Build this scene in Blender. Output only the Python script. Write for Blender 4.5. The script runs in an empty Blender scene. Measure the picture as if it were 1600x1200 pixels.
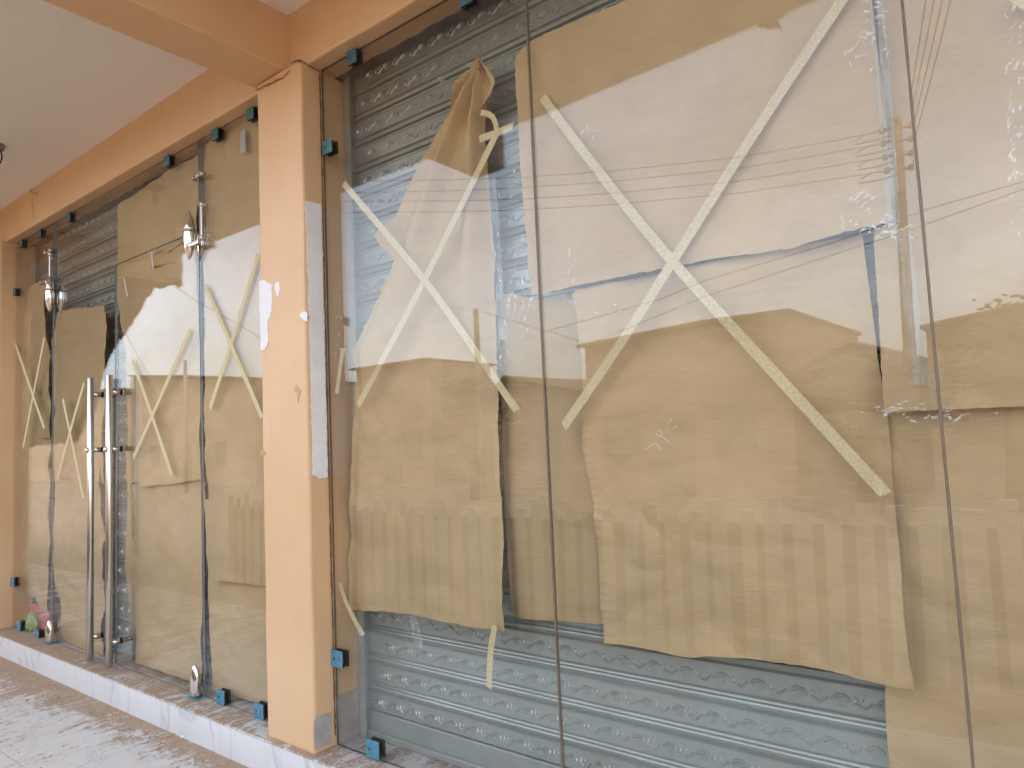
import bpy, bmesh, math, random
from mathutils import Vector, Matrix, noise
from mathutils.geometry import tessellate_polygon
random.seed(7)
S = bpy.context.scene
COL = S.collection
PI = math.pi

# ------------------------------------------------------------------ camera
YAW, PITCH, ROLL, F = .655507, .0777821, -.0442174, 1091.42
CAM = Vector((0, -2.0, 1.42))
_f = Vector((-math.sin(YAW)*math.cos(PITCH), math.cos(YAW)*math.cos(PITCH), math.sin(PITCH)))
_r0 = Vector((math.cos(YAW), math.sin(YAW), 0)); _u0 = _r0.cross(_f)
_r = math.cos(ROLL)*_r0 + math.sin(ROLL)*_u0
_u = -math.sin(ROLL)*_r0 + math.cos(ROLL)*_u0
cd = bpy.data.cameras.new('camera'); cam = bpy.data.objects.new('camera', cd); COL.objects.link(cam)
cd.sensor_width = 36; cd.lens = 36*F/1600; cd.clip_start = .05; cd.clip_end = 3000
cam.matrix_world = Matrix(((_r.x, _u.x, -_f.x, CAM.x), (_r.y, _u.y, -_f.y, CAM.y), (_r.z, _u.z, -_f.z, CAM.z), (0, 0, 0, 1)))
S.camera = cam

def ray(x, y): return _f*F + _r*(x-800) - _u*(y-600)
def at(x, y, Y=0.):                     # surveyed point of the photograph on the upright plane Y
    d = ray(x, y); return CAM + d*((Y-CAM.y)/d.y)
def atz(x, y, Z):
    d = ray(x, y); return CAM + d*((Z-CAM.z)/d.z)
def street(x, y, Y):                    # a thing across the street seen mirrored in the glass: its real place
    k = min(1, max(0, (at(x, y, 0).x-XB)/(XC-XB)))          # allow for the twist of the second pane
    p = at(x, y+22*k, Y); return Vector((p.x, -p.y, p.z))

XA, XL, XM, XP0, XP1 = -3.709, -5.815, -4.77, -2.951, -2.600
XB, XC, XD = -1.398, -.218, .98
ZF, ZS, ZG, ZCEIL = -.04, .115, 3.187, 3.485
def gy(X, Z):                           # the second big pane is slightly twisted, the third leans
    s = min(1, max(0, (X-XB)/(XC-XB)))
    return -.010*s*(Z-1.7)

# ------------------------------------------------------------------ scene tree helpers
def tag(o, label=None, cat=None, group=None, kind=None):
    if label: o['label'] = label
    if cat: o['category'] = cat
    if group: o['group'] = group
    if kind: o['kind'] = kind
    return o
def empty(name, loc, label=None, cat=None, group=None):
    o = bpy.data.objects.new(name, None); COL.objects.link(o); o.location = loc; o.empty_display_size = .05
    return tag(o, label, cat, group)
def obj(name, bm, mat, parent=None, smooth=False, recalc=True):
    if recalc: bmesh.ops.recalc_face_normals(bm, faces=bm.faces)
    me = bpy.data.meshes.new(name)
    bm.to_mesh(me); bm.free()
    for m in (mat if isinstance(mat, (list, tuple)) else [mat]): me.materials.append(m)
    if smooth:
        for p in me.polygons: p.use_smooth = True
    o = bpy.data.objects.new(name, me); COL.objects.link(o)
    if parent:
        o.parent = parent
        M = Matrix.Translation(world_loc(parent)).inverted()
        me.transform(M)
    return o
def world_loc(o):
    v = Vector(o.location)
    while o.parent: o = o.parent; v += Vector(o.location)
    return v
def copy_tree(o, parent=None):
    c = o.copy(); COL.objects.link(c)
    if parent: c.parent = parent
    for ch in list(o.children): copy_tree(ch, c)
    return c

# ------------------------------------------------------------------ mesh helpers
def box(bm, x0, x1, y0, y1, z0, z1, mi=0, bev=0.):
    vs = [bm.verts.new((x, y, z)) for x in (x0, x1) for y in (y0, y1) for z in (z0, z1)]
    fs = [bm.faces.new([vs[i] for i in q]) for q in ((0, 1, 3, 2), (4, 6, 7, 5), (0, 4, 5, 1), (2, 3, 7, 6), (0, 2, 6, 4), (1, 5, 7, 3))]
    for f in fs: f.material_index = mi
    if bev:
        es = list({e for f in fs for e in f.edges})
        r = bmesh.ops.bevel(bm, geom=es, offset=bev, segments=2, affect='EDGES', profile=.5)
        for f in r['faces']: f.material_index = mi
    return vs
def rough_box(x0, x1, y0, y1, z0, z1, step=.12, amp=.003, bev=.006, seed=0.):
    bm = bmesh.new(); box(bm, x0, x1, y0, y1, z0, z1)
    for ax, a, b in ((0, x0, x1), (1, y0, y1), (2, z0, z1)):
        n = int((b-a)/step)
        for i in range(1, n+1):
            co = [0, 0, 0]; no = [0, 0, 0]; co[ax] = a+(b-a)*i/(n+1); no[ax] = 1
            bmesh.ops.bisect_plane(bm, geom=bm.verts[:]+bm.edges[:]+bm.faces[:], plane_co=co, plane_no=no)
    es = [e for e in bm.edges if len(e.link_faces) == 2 and e.calc_face_angle() > .5]
    bmesh.ops.bevel(bm, geom=es, offset=bev, segments=2, affect='EDGES', profile=.5)
    for v in bm.verts:
        p = v.co*3.1 + Vector((seed, seed, 0))
        v.co += amp*Vector((noise.noise(p), noise.noise(p+Vector((9, 1, 3))), noise.noise(p+Vector((2, 7, 5)))))
    return bm
def tube(bm, pts, r, n=8, cap=True, mi=0):
    pts = [Vector(p) for p in pts]; rings = []
    for i, p in enumerate(pts):
        t = (pts[min(i+1, len(pts)-1)]-pts[max(i-1, 0)]).normalized()
        a = t.cross(Vector((0, 0, 1)) if abs(t.z) < .9 else Vector((1, 0, 0))).normalized(); b = t.cross(a)
        rr = r[i] if isinstance(r, (list, tuple)) else r
        rings.append([bm.verts.new(p+rr*(math.cos(2*PI*k/n)*a+math.sin(2*PI*k/n)*b)) for k in range(n)])
    for A, B in zip(rings, rings[1:]):
        for k in range(n):
            f = bm.faces.new((A[k], A[(k+1) % n], B[(k+1) % n], B[k])); f.material_index = mi; f.smooth = True
    if cap:
        for R_ in (rings[0], rings[-1]):
            try: f = bm.faces.new(R_); f.material_index = mi
            except ValueError: pass
def lathe(bm, c, prof, n=20, axis='z', sx=1., sy=1.):
    rings = []
    for r, h in prof:
        ring = []
        for k in range(n):
            a, b = r*math.cos(2*PI*k/n)*sx, r*math.sin(2*PI*k/n)*sy
            v = (a, b, h) if axis == 'z' else (a, h, b)
            ring.append(bm.verts.new(Vector(c)+Vector(v)))
        rings.append(ring)
    for A, B in zip(rings, rings[1:]):
        for k in range(n): bm.faces.new((A[k], A[(k+1) % n], B[(k+1) % n], B[k])).smooth = True
    for R_ in (rings[0], rings[-1]): bm.faces.new(R_)
def poly_plate(bm, pts, depth, mi=0):
    """an outline (list of points) given thickness along +depth vector"""
    d = Vector(depth); a = [bm.verts.new(p) for p in pts]; b = [bm.verts.new(Vector(p)+d) for p in pts]
    n = len(a); fs = []
    for t in tessellate_polygon([[v.co.copy() for v in a]]):
        i, j, k = t
        fs.append(bm.faces.new((a[i], a[j], a[k]))); fs.append(bm.faces.new((b[k], b[j], b[i])))
    for i in range(n): fs.append(bm.faces.new((a[i], b[i], b[(i+1) % n], a[(i+1) % n])))
    for f in fs: f.material_index = mi
def plen(pl):
    L = [0.]
    for a, b in zip(pl, pl[1:]): L.append(L[-1]+(b-a).length)
    return L
def samp(pl, t):
    L = plen(pl); s = t*L[-1]
    for i in range(len(pl)-1):
        if s <= L[i+1] or i == len(pl)-2:
            k = (s-L[i])/max(1e-9, L[i+1]-L[i]); return pl[i].lerp(pl[i+1], k)

# ------------------------------------------------------------------ materials
def mat(name):
    m = bpy.data.materials.new(name); m.use_nodes = True
    nt = m.node_tree; nt.nodes.clear()
    out = nt.nodes.new('ShaderNodeOutputMaterial')
    return m, nt, out
class N:
    def __init__(s, nt): s.nt = nt
    def n(s, t, **kw):
        d = s.nt.nodes.new(t)
        for k, v in kw.items():
            if k.startswith('i_'):
                key = k[2:]
                d.inputs[int(key) if key.isdigit() else key.replace('_', ' ')].default_value = v
            else: setattr(d, k, v)
        return d
    def l(s, a, b): s.nt.links.new(a, b)
    def noise(s, vec, scale, detail=4, rough=.6, dist=0.):
        d = s.n('ShaderNodeTexNoise'); d.inputs['Scale'].default_value = scale; d.inputs['Detail'].default_value = detail
        d.inputs['Roughness'].default_value = rough; d.inputs['Distortion'].default_value = dist
        s.l(vec, d.inputs['Vector']); return d.outputs['Fac']
    def pos(s, scale=(1, 1, 1), loc=(0, 0, 0), rot=(0, 0, 0)):
        g = s.n('ShaderNodeNewGeometry'); m = s.n('ShaderNodeMapping')
        m.inputs['Scale'].default_value = scale; m.inputs['Location'].default_value = loc; m.inputs['Rotation'].default_value = rot
        s.l(g.outputs['Position'], m.inputs['Vector']); return m.outputs['Vector']
    def ramp(s, fac, stops, interp='LINEAR'):
        r = s.n('ShaderNodeValToRGB'); cr = r.color_ramp; cr.interpolation = interp
        while len(cr.elements) < len(stops): cr.elements.new(.5)
        for e, (p, c) in zip(cr.elements, stops):
            e.position = p; e.color = (c, c, c, 1) if not isinstance(c, tuple) else (*c, 1)
        s.l(fac, r.inputs['Fac']); return r.outputs['Color']
    def mix(s, fac, a, b, mode='MIX'):
        m = s.n('ShaderNodeMix', data_type='RGBA', blend_type=mode)
        for sock, v in ((m.inputs[0], fac), (m.inputs[6], a), (m.inputs[7], b)):
            if hasattr(v, 'links'): s.l(v, sock)
            elif isinstance(v, tuple): sock.default_value = (*v, 1)
            else: sock.default_value = v
        return m.outputs[2]
    def math(s, op, a, b=0., c=None):
        m = s.n('ShaderNodeMath', operation=op)
        for i, v in enumerate((a, b) if c is None else (a, b, c)):
            if hasattr(v, 'links'): s.l(v, m.inputs[i])
            else: m.inputs[i].default_value = v
        return m.outputs[0]
    def bump(s, h, strength=.3, dist=.01):
        b = s.n('ShaderNodeBump'); b.inputs['Strength'].default_value = strength; b.inputs['Distance'].default_value = dist
        s.l(h, b.inputs['Height']); return b.outputs['Normal']
    def bsdf(s, out, color, rough=.6, metal=0., normal=None, **kw):
        p = s.n('ShaderNodeBsdfPrincipled')
        for sock, v in ((p.inputs['Base Color'], color), (p.inputs['Roughness'], rough), (p.inputs['Metallic'], metal)):
            if hasattr(v, 'links'): s.l(v, sock)
            elif isinstance(v, tuple): sock.default_value = (*v, 1)
            else: sock.default_value = v
        if normal is not None: s.l(normal, p.inputs['Normal'])
        for k, v in kw.items(): p.inputs[k.replace('_', ' ')].default_value = v
        s.l(p.outputs['BSDF'], out.inputs['Surface']); return p

def simple(name, col, rough=.5, metal=0., var=.12, scale=8., bump=0.):
    m, nt, out = mat(name); k = N(nt); v = k.pos()
    f = k.noise(v, scale, 5)
    c = k.mix(f, tuple(x*(1-var) for x in col), tuple(min(1, x*(1+var)) for x in col))
    nb = k.bump(k.noise(v, scale*6, 4), bump, .004) if bump else None
    k.bsdf(out, c, rough, metal, nb); return m

def mk_paint():
    m, nt, out = mat('peach_paint'); k = N(nt); v = k.pos()
    a = k.noise(v, 1.3, 4); b = k.noise(v, 26, 5)
    c = k.mix(k.ramp(a, [(.35, 0.), (.7, 1.)]), (.67, .42, .225), (.725, .48, .275))
    c = k.mix(k.math('MULTIPLY', k.ramp(b, [(.55, 0.), (.75, 1.)]), .18), c, (.62, .43, .26))
    # roller drips and dirty rubbed spots
    d = k.noise(k.pos((7, 7, 1.1)), 2.2, 6, .7, .6)
    c = k.mix(k.math('MULTIPLY', k.ramp(d, [(.60, 0.), (.72, 1.)]), .20), c, (.50, .27, .11))
    s = k.noise(k.pos((1, 1, 1), (3, 5, 1)), 9, 6, .75)
    c = k.mix(k.math('MULTIPLY', k.ramp(s, [(.70, 0.), (.76, 1.)]), .5), c, (.40, .27, .16))
    nb = k.bump(k.math('ADD', k.math('MULTIPLY', k.noise(v, 5, 4), 1.5), k.math('MULTIPLY', k.noise(v, 120, 3), .25)), .30, .008)
    k.bsdf(out, c, k.ramp(b, [(.3, .42), (.7, .6)]), 0., nb); return m
def mk_ceiling():
    m, nt, out = mat('ceiling_white'); k = N(nt); v = k.pos()
    c = k.mix(k.noise(v, 1.1, 4), (.80, .765, .71), (.86, .825, .77))
    s = k.noise(v, 3.3, 6, .75, .4)
    c = k.mix(k.math('MULTIPLY', k.ramp(s, [(.58, 0.), (.75, 1.)]), .22), c, (.50, .42, .34))
    k.bsdf(out, c, .7, 0., k.bump(k.noise(v, 60, 4), .18, .004)); return m
def mk_plaster(name, c0, c1):
    m, nt, out = mat(name); k = N(nt); v = k.pos()
    c = k.mix(k.ramp(k.noise(v, 7, 6, .7), [(.35, 0.), (.65, 1.)]), c0, c1)
    c = k.mix(k.math('MULTIPLY', k.ramp(k.noise(v, 55, 5, .8), [(.55, 0.), (.7, 1.)]), .35), c, tuple(x*.6 for x in c0))
    k.bsdf(out, c, .85, 0., k.bump(k.noise(v, 45, 6, .7), .4, .005)); return m
def mk_kraft(name='kraft_paper', base=(.55, .385, .195)):
    m, nt, out = mat(name); k = N(nt); v = k.pos()
    a = k.noise(v, 2.1, 5)
    f = k.noise(k.pos((3, 3, 60)), 4, 4)          # fibres running along the roll
    c = k.mix(k.ramp(a, [(.3, 0.), (.7, 1.)]), tuple(x*.86 for x in base), tuple(x*1.08 for x in base))
    c = k.mix(k.math('MULTIPLY', f, .28), c, tuple(x*.74 for x in base))
    for sc_, lo, am in (((1.1, 1.1, 1.9), .010, .16), ((2.6, 2.6, 6.5), .012, .10)):     # handling creases: worn lines, with fold shade painted dark beside them
        cn = k.noise(k.pos(sc_, (1.3, 0, .4)), 1.5, 5, .55, .5); ab = k.math('ABSOLUTE', k.math('SUBTRACT', cn, .5))
        c = k.mix(k.math('MULTIPLY', k.ramp(ab, [(0., 1.), (lo, .35), (lo*5, 0.)]), am), c, tuple(x*.62 for x in base))
    sp = k.noise(v, 230, 3, .7)
    c = k.mix(k.math('MULTIPLY', k.ramp(sp, [(.62, 0.), (.72, 1.)]), .22), c, tuple(x*.6 for x in base))
    h = k.math('ADD', k.math('MULTIPLY', k.noise(k.pos((4, 4, 22)), 3, 6, .62, .3), 1.), k.math('MULTIPLY', k.noise(v, 90, 3), .12))
    k.bsdf(out, c, .72, 0., k.bump(h, .34, .008)); return m
def mk_tape():
    m, nt, out = mat('masking_tape'); k = N(nt); v = k.pos()
    c = k.mix(k.ramp(k.noise(v, 140, 4, .7), [(.42, 0.), (.58, 1.)]), (.55, .44, .215), (.68, .575, .325))
    c = k.mix(k.math('MULTIPLY', k.noise(v, 14, 3), .35), c, (.58, .52, .36))
    k.bsdf(out, c, .6, 0., k.bump(k.noise(v, 170, 3), .4, .002)); return m
def mk_glass():
    m, nt, out = mat('clear_glass'); k = N(nt)
    g = k.n('ShaderNodeNewGeometry')
    dot = k.n('ShaderNodeVectorMath', operation='DOT_PRODUCT'); k.l(g.outputs['Incoming'], dot.inputs[0]); k.l(g.outputs['Normal'], dot.inputs[1])
    c = k.math('ABSOLUTE', dot.outputs['Value'])
    p = k.math('POWER', k.math('SUBTRACT', 1.0, c), 5.)
    fr = k.math('ADD', k.math('MULTIPLY', p, .948), .052)
    tr = k.n('ShaderNodeBsdfTransparent'); tr.inputs['Color'].default_value = (.970, .972, .968, 1)
    gl = k.n('ShaderNodeBsdfGlossy'); gl.inputs['Roughness'].default_value = .004
    mx = k.n('ShaderNodeMixShader'); k.l(fr, mx.inputs[0]); k.l(tr.outputs[0], mx.inputs[1]); k.l(gl.outputs[0], mx.inputs[2])
    # thin film of dust and wiped streaks
    v = k.pos(); d = k.noise(k.pos((1, 1, .45)), 3.2, 7, .72, .8)
    df = k.math('MULTIPLY', k.ramp(d, [(.42, 0.), (.78, 1.)]), .03)
    di = k.n('ShaderNodeBsdfDiffuse'); di.inputs['Color'].default_value = (.62, .58, .52, 1)
    m2 = k.n('ShaderNodeMixShader'); k.l(df, m2.inputs[0]); k.l(mx.outputs[0], m2.inputs[1]); k.l(di.outputs[0], m2.inputs[2])
    k.l(m2.outputs[0], out.inputs['Surface']); return m
def mk_shutter():
    m, nt, out = mat('galvanised_shutter'); k = N(nt); v = k.pos()
    c = k.mix(k.noise(v, 4, 5), (.31, .355, .325), (.39, .435, .405))
    d = k.noise(k.pos((1.2, 1, 8)), 3, 6, .7)
    c = k.mix(k.math('MULTIPLY', k.ramp(d, [(.45, 0.), (.75, 1.)]), .55), c, (.36, .31, .24))
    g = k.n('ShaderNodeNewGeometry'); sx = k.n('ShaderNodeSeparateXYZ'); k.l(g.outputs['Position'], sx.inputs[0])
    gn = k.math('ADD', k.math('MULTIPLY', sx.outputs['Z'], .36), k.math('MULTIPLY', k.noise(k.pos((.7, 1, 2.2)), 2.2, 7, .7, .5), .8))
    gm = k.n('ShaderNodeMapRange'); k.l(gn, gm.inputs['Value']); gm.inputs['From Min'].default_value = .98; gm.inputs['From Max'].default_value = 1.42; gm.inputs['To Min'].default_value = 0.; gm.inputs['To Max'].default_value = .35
    c = k.mix(gm.outputs[0], c, (.13, .10, .07))          # upper slats darkened in patches: shade under the lintel painted in
    sp = k.noise(v, 70, 4, .8)
    c = k.mix(k.math('MULTIPLY', k.ramp(sp, [(.64, 0.), (.72, 1.)]), .5), c, (.22, .20, .16))
    k.bsdf(out, c, k.ramp(d, [(.3, .36), (.7, .5)]), .5, k.bump(k.noise(v, 35, 4), .08, .003)); return m
def mk_marble():
    m, nt, out = mat('white_marble_tile'); k = N(nt); v = k.pos()
    c = k.mix(k.noise(v, 2.2, 6), (.665, .66, .655), (.76, .755, .745))
    w = k.noise(k.pos((1.0, 1.0, .45), rot=(0, .5, .3)), 1.7, 6, .55, .8)
    vein = k.ramp(k.math('ABSOLUTE', k.math('SUBTRACT', w, .5)), [(.0, 1.), (.018, .0)])
    c = k.mix(k.math('MULTIPLY', vein, .5), c, (.40, .41, .45))
    w2 = k.noise(k.pos((3, 3, .7), (2, 1, 0)), 1.6, 4)
    c = k.mix(k.math('MULTIPLY', k.ramp(w2, [(.5, 0.), (.75, 1.)]), .4), c, (.52, .53, .58))
    # tile joints every 60 cm and splashes of dust
    g = k.n('ShaderNodeNewGeometry'); sx = k.n('ShaderNodeSeparateXYZ'); k.l(g.outputs['Position'], sx.inputs[0])
    fr = k.math('FRACT', k.math('DIVIDE', k.math('ADD', sx.outputs['X'], 20.02), .6))
    j = k.math('LESS_THAN', fr, .006)
    c = k.mix(k.math('MULTIPLY', j, .6), c, (.30, .26, .22))
    dd = k.noise(v, 30, 6, .8)
    low = k.ramp(sx.outputs['Z'], [(0., 1.), (.03, 0.)])
    c = k.mix(k.math('MULTIPLY', k.ramp(dd, [(.56, 0.), (.68, 1.)]), .30), c, (.52, .36, .22))
    k.bsdf(out, c, .22, 0., k.bump(k.noise(v, 14, 3), .04, .003)); return m
def mk_floor(name='floor_tile', joint_x=0., top=False):
    m, nt, out = mat(name); k = N(nt); v = k.pos()
    g = k.n('ShaderNodeNewGeometry'); sx = k.n('ShaderNodeSeparateXYZ'); k.l(g.outputs['Position'], sx.inputs[0])
    c = k.mix(k.noise(v, 1.7, 6), (.61, .59, .56), (.73, .71, .68))
    w = k.noise(k.pos((.8, 2.2, 1), rot=(0, 0, .5)), 2.0, 8, .62, 1.6)
    vein = k.ramp(k.math('ABSOLUTE', k.math('SUBTRACT', w, .5)), [(0., 1.), (.02, 0.)])
    c = k.mix(k.math('MULTIPLY', vein, .35), c, (.36, .36, .37))
    fx = k.math('FRACT', k.math('DIVIDE', k.math('ADD', sx.outputs['X'], 30-joint_x), .6))
    fy = k.math('FRACT', k.math('DIVIDE', k.math('ADD', sx.outputs['Y'], 30.13), .6))
    j = k.math('MAXIMUM', k.math('LESS_THAN', fx, .008), k.math('LESS_THAN', fy, .008))
    c = k.mix(k.math('MULTIPLY', j, .7), c, (.28, .23, .18))
    # dried mud: smeared streaks, footprints and a drift along the foot of the sill
    st = k.noise(k.pos((4.4, 1.2, 1), rot=(0, 0, .35)), 2.9, 10, .76, 1.6)
    bl = k.noise(k.pos((1, 1, 1), (4, 2, 0)), 5.0, 10, .78, .6)
    fine = k.noise(v, 60, 6, .85)
    drift = k.n('ShaderNodeMapRange'); k.l(sx.outputs['Y'], drift.inputs['Value'])
    drift.inputs['From Min'].default_value = -.42; drift.inputs['From Max'].default_value = -.125
    drift.inputs['To Min'].default_value = 0.; drift.inputs['To Max'].default_value = .17
    far = k.n('ShaderNodeMapRange'); k.l(sx.outputs['X'], far.inputs['Value'])
    far.inputs['From Min'].default_value = -6.5; far.inputs['From Max'].default_value = -3.8
    far.inputs['To Min'].default_value = .12; far.inputs['To Max'].default_value = -.01
    t = k.math('ADD', k.math('ADD', k.math('MULTIPLY', st, .54), k.math('MULTIPLY', bl, .46)), k.math('MULTIPLY', k.math('SUBTRACT', fine, .5), .34))
    t = k.math('ADD', t, k.math('ADD', drift.outputs[0], far.outputs[0]))
    if top: t = k.math('ADD', t, -.07)
    mud = k.ramp(t, [(.565, 0.), (.605, .85), (.72, 1.)])
    film = k.ramp(t, [(.46, 0.), (.60, .32)])
    c = k.mix(film, c, (.52, .43, .34))
    mc = k.mix(k.noise(v, 21, 5, .7), (.30, .19, .115), (.44, .31, .205))
    c = k.mix(mud, c, mc)
    h = k.math('ADD', k.math('MULTIPLY', mud, .7), k.math('MULTIPLY', fine, .35))
    k.bsdf(out, c, k.ramp(mud, [(0., .35), (1., .9)]), 0., k.bump(h, .5, .006)); return m
def mk_chrome(name, col, rough):
    m, nt, out = mat(name); k = N(nt); v = k.pos()
    f = k.noise(k.pos((60, 60, 2)), 4, 4)
    k.bsdf(out, col, k.ramp(f, [(.3, rough*.8), (.7, rough*1.3)]), 1.); return m
def mk_film(name, a, b):
    m, nt, out = mat(name); k = N(nt); v = k.pos()
    w = k.noise(v, 22, 4, .6, 1.5)
    c = k.mix(k.ramp(w, [(.3, 0.), (.7, 1.)]), a, b)
    k.bsdf(out, c, .22, 0., k.bump(k.noise(k.pos((1, 1, 2), rot=(0, .7, 0)), 26, 4, .6, 1.), .5, .006), Specular_IOR_Level=.6); return m
def mk_residue():
    m, nt, out = mat('adhesive_residue'); k = N(nt); v = k.pos()
    tr = k.n('ShaderNodeBsdfTransparent')
    p = k.n('ShaderNodeBsdfPrincipled'); p.inputs['Base Color'].default_value = (.80, .80, .78, 1); p.inputs['Roughness'].default_value = .35
    a = k.ramp(k.noise(v, 90, 4, .7), [(.38, .12), (.6, .75)])
    mx = k.n('ShaderNodeMixShader'); k.l(a, mx.inputs[0]); k.l(tr.outputs[0], mx.inputs[1]); k.l(p.outputs[0], mx.inputs[2])
    k.l(mx.outputs[0], out.inputs['Surface']); return m
def mk_clear_tape():
    m, nt, out = mat('clear_tape_or_gap_strip'); k = N(nt); v = k.pos()
    tr = k.n('ShaderNodeBsdfTransparent'); tr.inputs['Color'].default_value = (.93, .95, .95, 1)
    p = k.n('ShaderNodeBsdfPrincipled'); p.inputs['Base Color'].default_value = (.70, .72, .73, 1); p.inputs['Roughness'].default_value = .15
    k.l(k.bump(k.noise(k.pos((30, 30, 3)), 3, 5), .8, .004), p.inputs['Normal'])
    a = k.ramp(k.noise(k.pos((30, 30, 2.5)), 2.6, 5, .7), [(.40, .03), (.68, .30)])
    mx = k.n('ShaderNodeMixShader'); k.l(a, mx.inputs[0]); k.l(tr.outputs[0], mx.inputs[1]); k.l(p.outputs[0], mx.inputs[2])
    k.l(mx.outputs[0], out.inputs['Surface']); return m

M_paint = mk_paint(); M_ceil = mk_ceiling()
M_plaster = mk_plaster('bare_plaster', (.78, .765, .75), (.87, .855, .84))
M_cement = mk_plaster('grey_cement', (.34, .31, .27), (.47, .43, .38))
M_white = simple('white_filler', (.80, .79, .80), .7, 0., .06, 12, .2)
M_stain = simple('dark_stain', (.16, .085, .04), .9, 0., .4, 40)
M_rust = simple('rust_stain', (.58, .34, .16), .8, 0., .25, 30)
M_kraft = mk_kraft()
M_kraft2 = mk_kraft('kraft_paper_shaded', (.47, .33, .165))  # darker copy of the kraft colour, painting the recessed sheet's shade
M_kraftL = mk_kraft('kraft_paper_grey', (.56, .39, .19))
M_tape = mk_tape(); M_glass = mk_glass()
M_edge = simple('glass_edge', (.10, .10, .085), .25, 0., .3, 20)
M_edgeb = simple('glass_edge_blue', (.26, .32, .37), .12, .3, .3, 20)
M_seal = simple('brown_sealant', (.17, .125, .085), .4, 0., .35, 25)
M_shut = mk_shutter(); M_relief = mk_chrome('zinc_glint', (.60, .64, .62), .30); M_marble = mk_marble()  # relief gets a paler zinc so its glints are in the colour
jx = atz(120, 1199, ZF).x
M_floor = mk_floor('floor_tile', jx); M_silltop = mk_floor('sill_tile', jx+.1, True)
M_steel = mk_chrome('brushed_steel', (.58, .54, .50), .20)
M_chrome = mk_chrome('polished_chrome', (.72, .69, .66), .06)
M_filmd = mk_film('teal_film', (.03, .12, .145), (.06, .18, .21))
M_film_lit = mk_film('teal_film_lit', (.04, .17, .25), (.10, .29, .40))  # brighter copy of the teal film: light painted onto the lower fittings
M_black = simple('black_rubber', (.015, .014, .013), .6)
M_res = mk_residue(); M_clear = mk_clear_tape()
M_dark = simple('dark_gap_shade', (.035, .028, .022), .9)
M_backwall = simple('raw_block_wall', (.22, .20, .18), .9, 0., .2, 6, .4)

# ------------------------------------------------------------------ the shop building
shop = empty('shop_building', (-3, 0, ZF), 'peach painted shop building with white verandah ceiling and marble faced sill', 'building')
obj('pillar', rough_box(XP0, XP1, -.110, .20, ZS-.004, 3.204, .09, .0035, .012), M_paint, shop)
obj('pillar', rough_box(-7.25, -6.60, -.110, .20, ZS-.004, 3.204, .09, .0035, .012, 5), M_paint, shop)
obj('pillar', rough_box(2.35, 2.7, -.110, .20, ZS-.004, 3.204, .09, .0035, .012, 9), M_paint, shop)
obj('lintel', rough_box(-17.0, 3.0, -.075, .145, 3.190, 3.496, .14, .003, .010, 2), M_paint, shop)
for i, (a, b) in enumerate(((-2.994, -2.737), (-7.245, -7.0), (2.38, 2.64))):
    obj('cross_beam', rough_box(a, b, -1.585, -.06, 3.2055, 3.4955, .12, .003, .010, 3+i), M_paint, shop)
bm = bmesh.new(); box(bm, -17.2, 3.2, -1.60, 4.0, ZCEIL, 3.64); obj('ceiling_slab', bm, M_ceil, shop)
bm = bmesh.new(); box(bm, -17.2, 3.2, -.02, 4.0, 3.64, 6.6); obj('upper_wall', bm, M_paint, shop)
bm = bmesh.new(); box(bm, -17.2, 3.2, .26, 4.0, ZF-.2, ZCEIL); obj('back_wall', bm, M_backwall, shop)
obj('side_wall', rough_box(-17.2, -7.25, -.07, .25, ZS, 3.186, .3, .003, .01), M_paint, shop)
obj('side_wall', rough_box(2.70, 3.2, -.07, .25, ZS, 3.186, .3, .003, .01), M_paint, shop)
bm = bmesh.new(); box(bm, -17.2, 3.2, -.132, .255, ZF-.1, .105, bev=.002); obj('sill', bm, M_marble, shop)
bm = bmesh.new(); box(bm, -17.2, 3.2, -.1355, .25, .1055, ZS, bev=.002); obj('sill_top', bm, M_silltop, shop)
# ragged end of the paint on the lintel soffit, near-black strip painting the shade of the shutter slot behind it
bm = bmesh.new(); n = 260; x0, x1 = -6.6, 2.3; va = []; vb = []
for i in range(n+1):
    X = x0+(x1-x0)*i/n
    e = .088+.018*noise.noise((X*3, 1, 0))+.012*noise.noise((X*14, 5, 0))+.007*noise.noise((X*50, 5, 2))
    va.append(bm.verts.new((X, e, 3.1845))); vb.append(bm.verts.new((X, .15, 3.1845)))
for i in range(n): bm.faces.new((va[i], va[i+1], vb[i+1], vb[i]))
obj('slot_shade_strip', bm, M_dark, shop)

def px_patch(name, m, plane, pts, axis='y', jag=.0, parent=shop, off=.0):
    """an outlined patch of paint, filler or dirt lying on a wall, with a thin real thickness"""
    bm = bmesh.new(); P = [plane(*p) for p in pts]; Q = []
    for a, b in zip(P, P[1:]+P[:1]):
        k = max(1, int((b-a).length/.005))
        for i in range(k):
            q = a.lerp(b, i/k); nn = Vector((noise.noise(q*60), noise.noise(q*60+Vector((5, 5, 5))), noise.noise(q*60+Vector((1, 8, 3)))))*jag
            if axis == 'y': nn.y = 0
            else: nn.x = 0
            Q.append(q+nn)
    poly_plate(bm, Q, (0, .003, 0) if axis == 'y' else (-.003, 0, 0))
    return obj(name, bm, m, parent)
pf = lambda x, y: at(x, y, -.1140)
def ps(x, y):
    d = ray(x, y); return CAM+d*((XP1+.0045-CAM.x)/d.x)
px_patch('bare_plaster', M_plaster, ps, [(478, 314), (490, 316), (502, 320), (504, 420), (508, 560), (511, 700), (512, 745), (500, 748), (489, 742), (486, 600), (482, 450)], 'x', .005)
px_patch('bare_plaster', M_cement, ps, [(491, 1126), (497, 1120), (506, 1118), (518, 1113), (519, 1160), (491, 1171)], 'x', .003)
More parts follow.
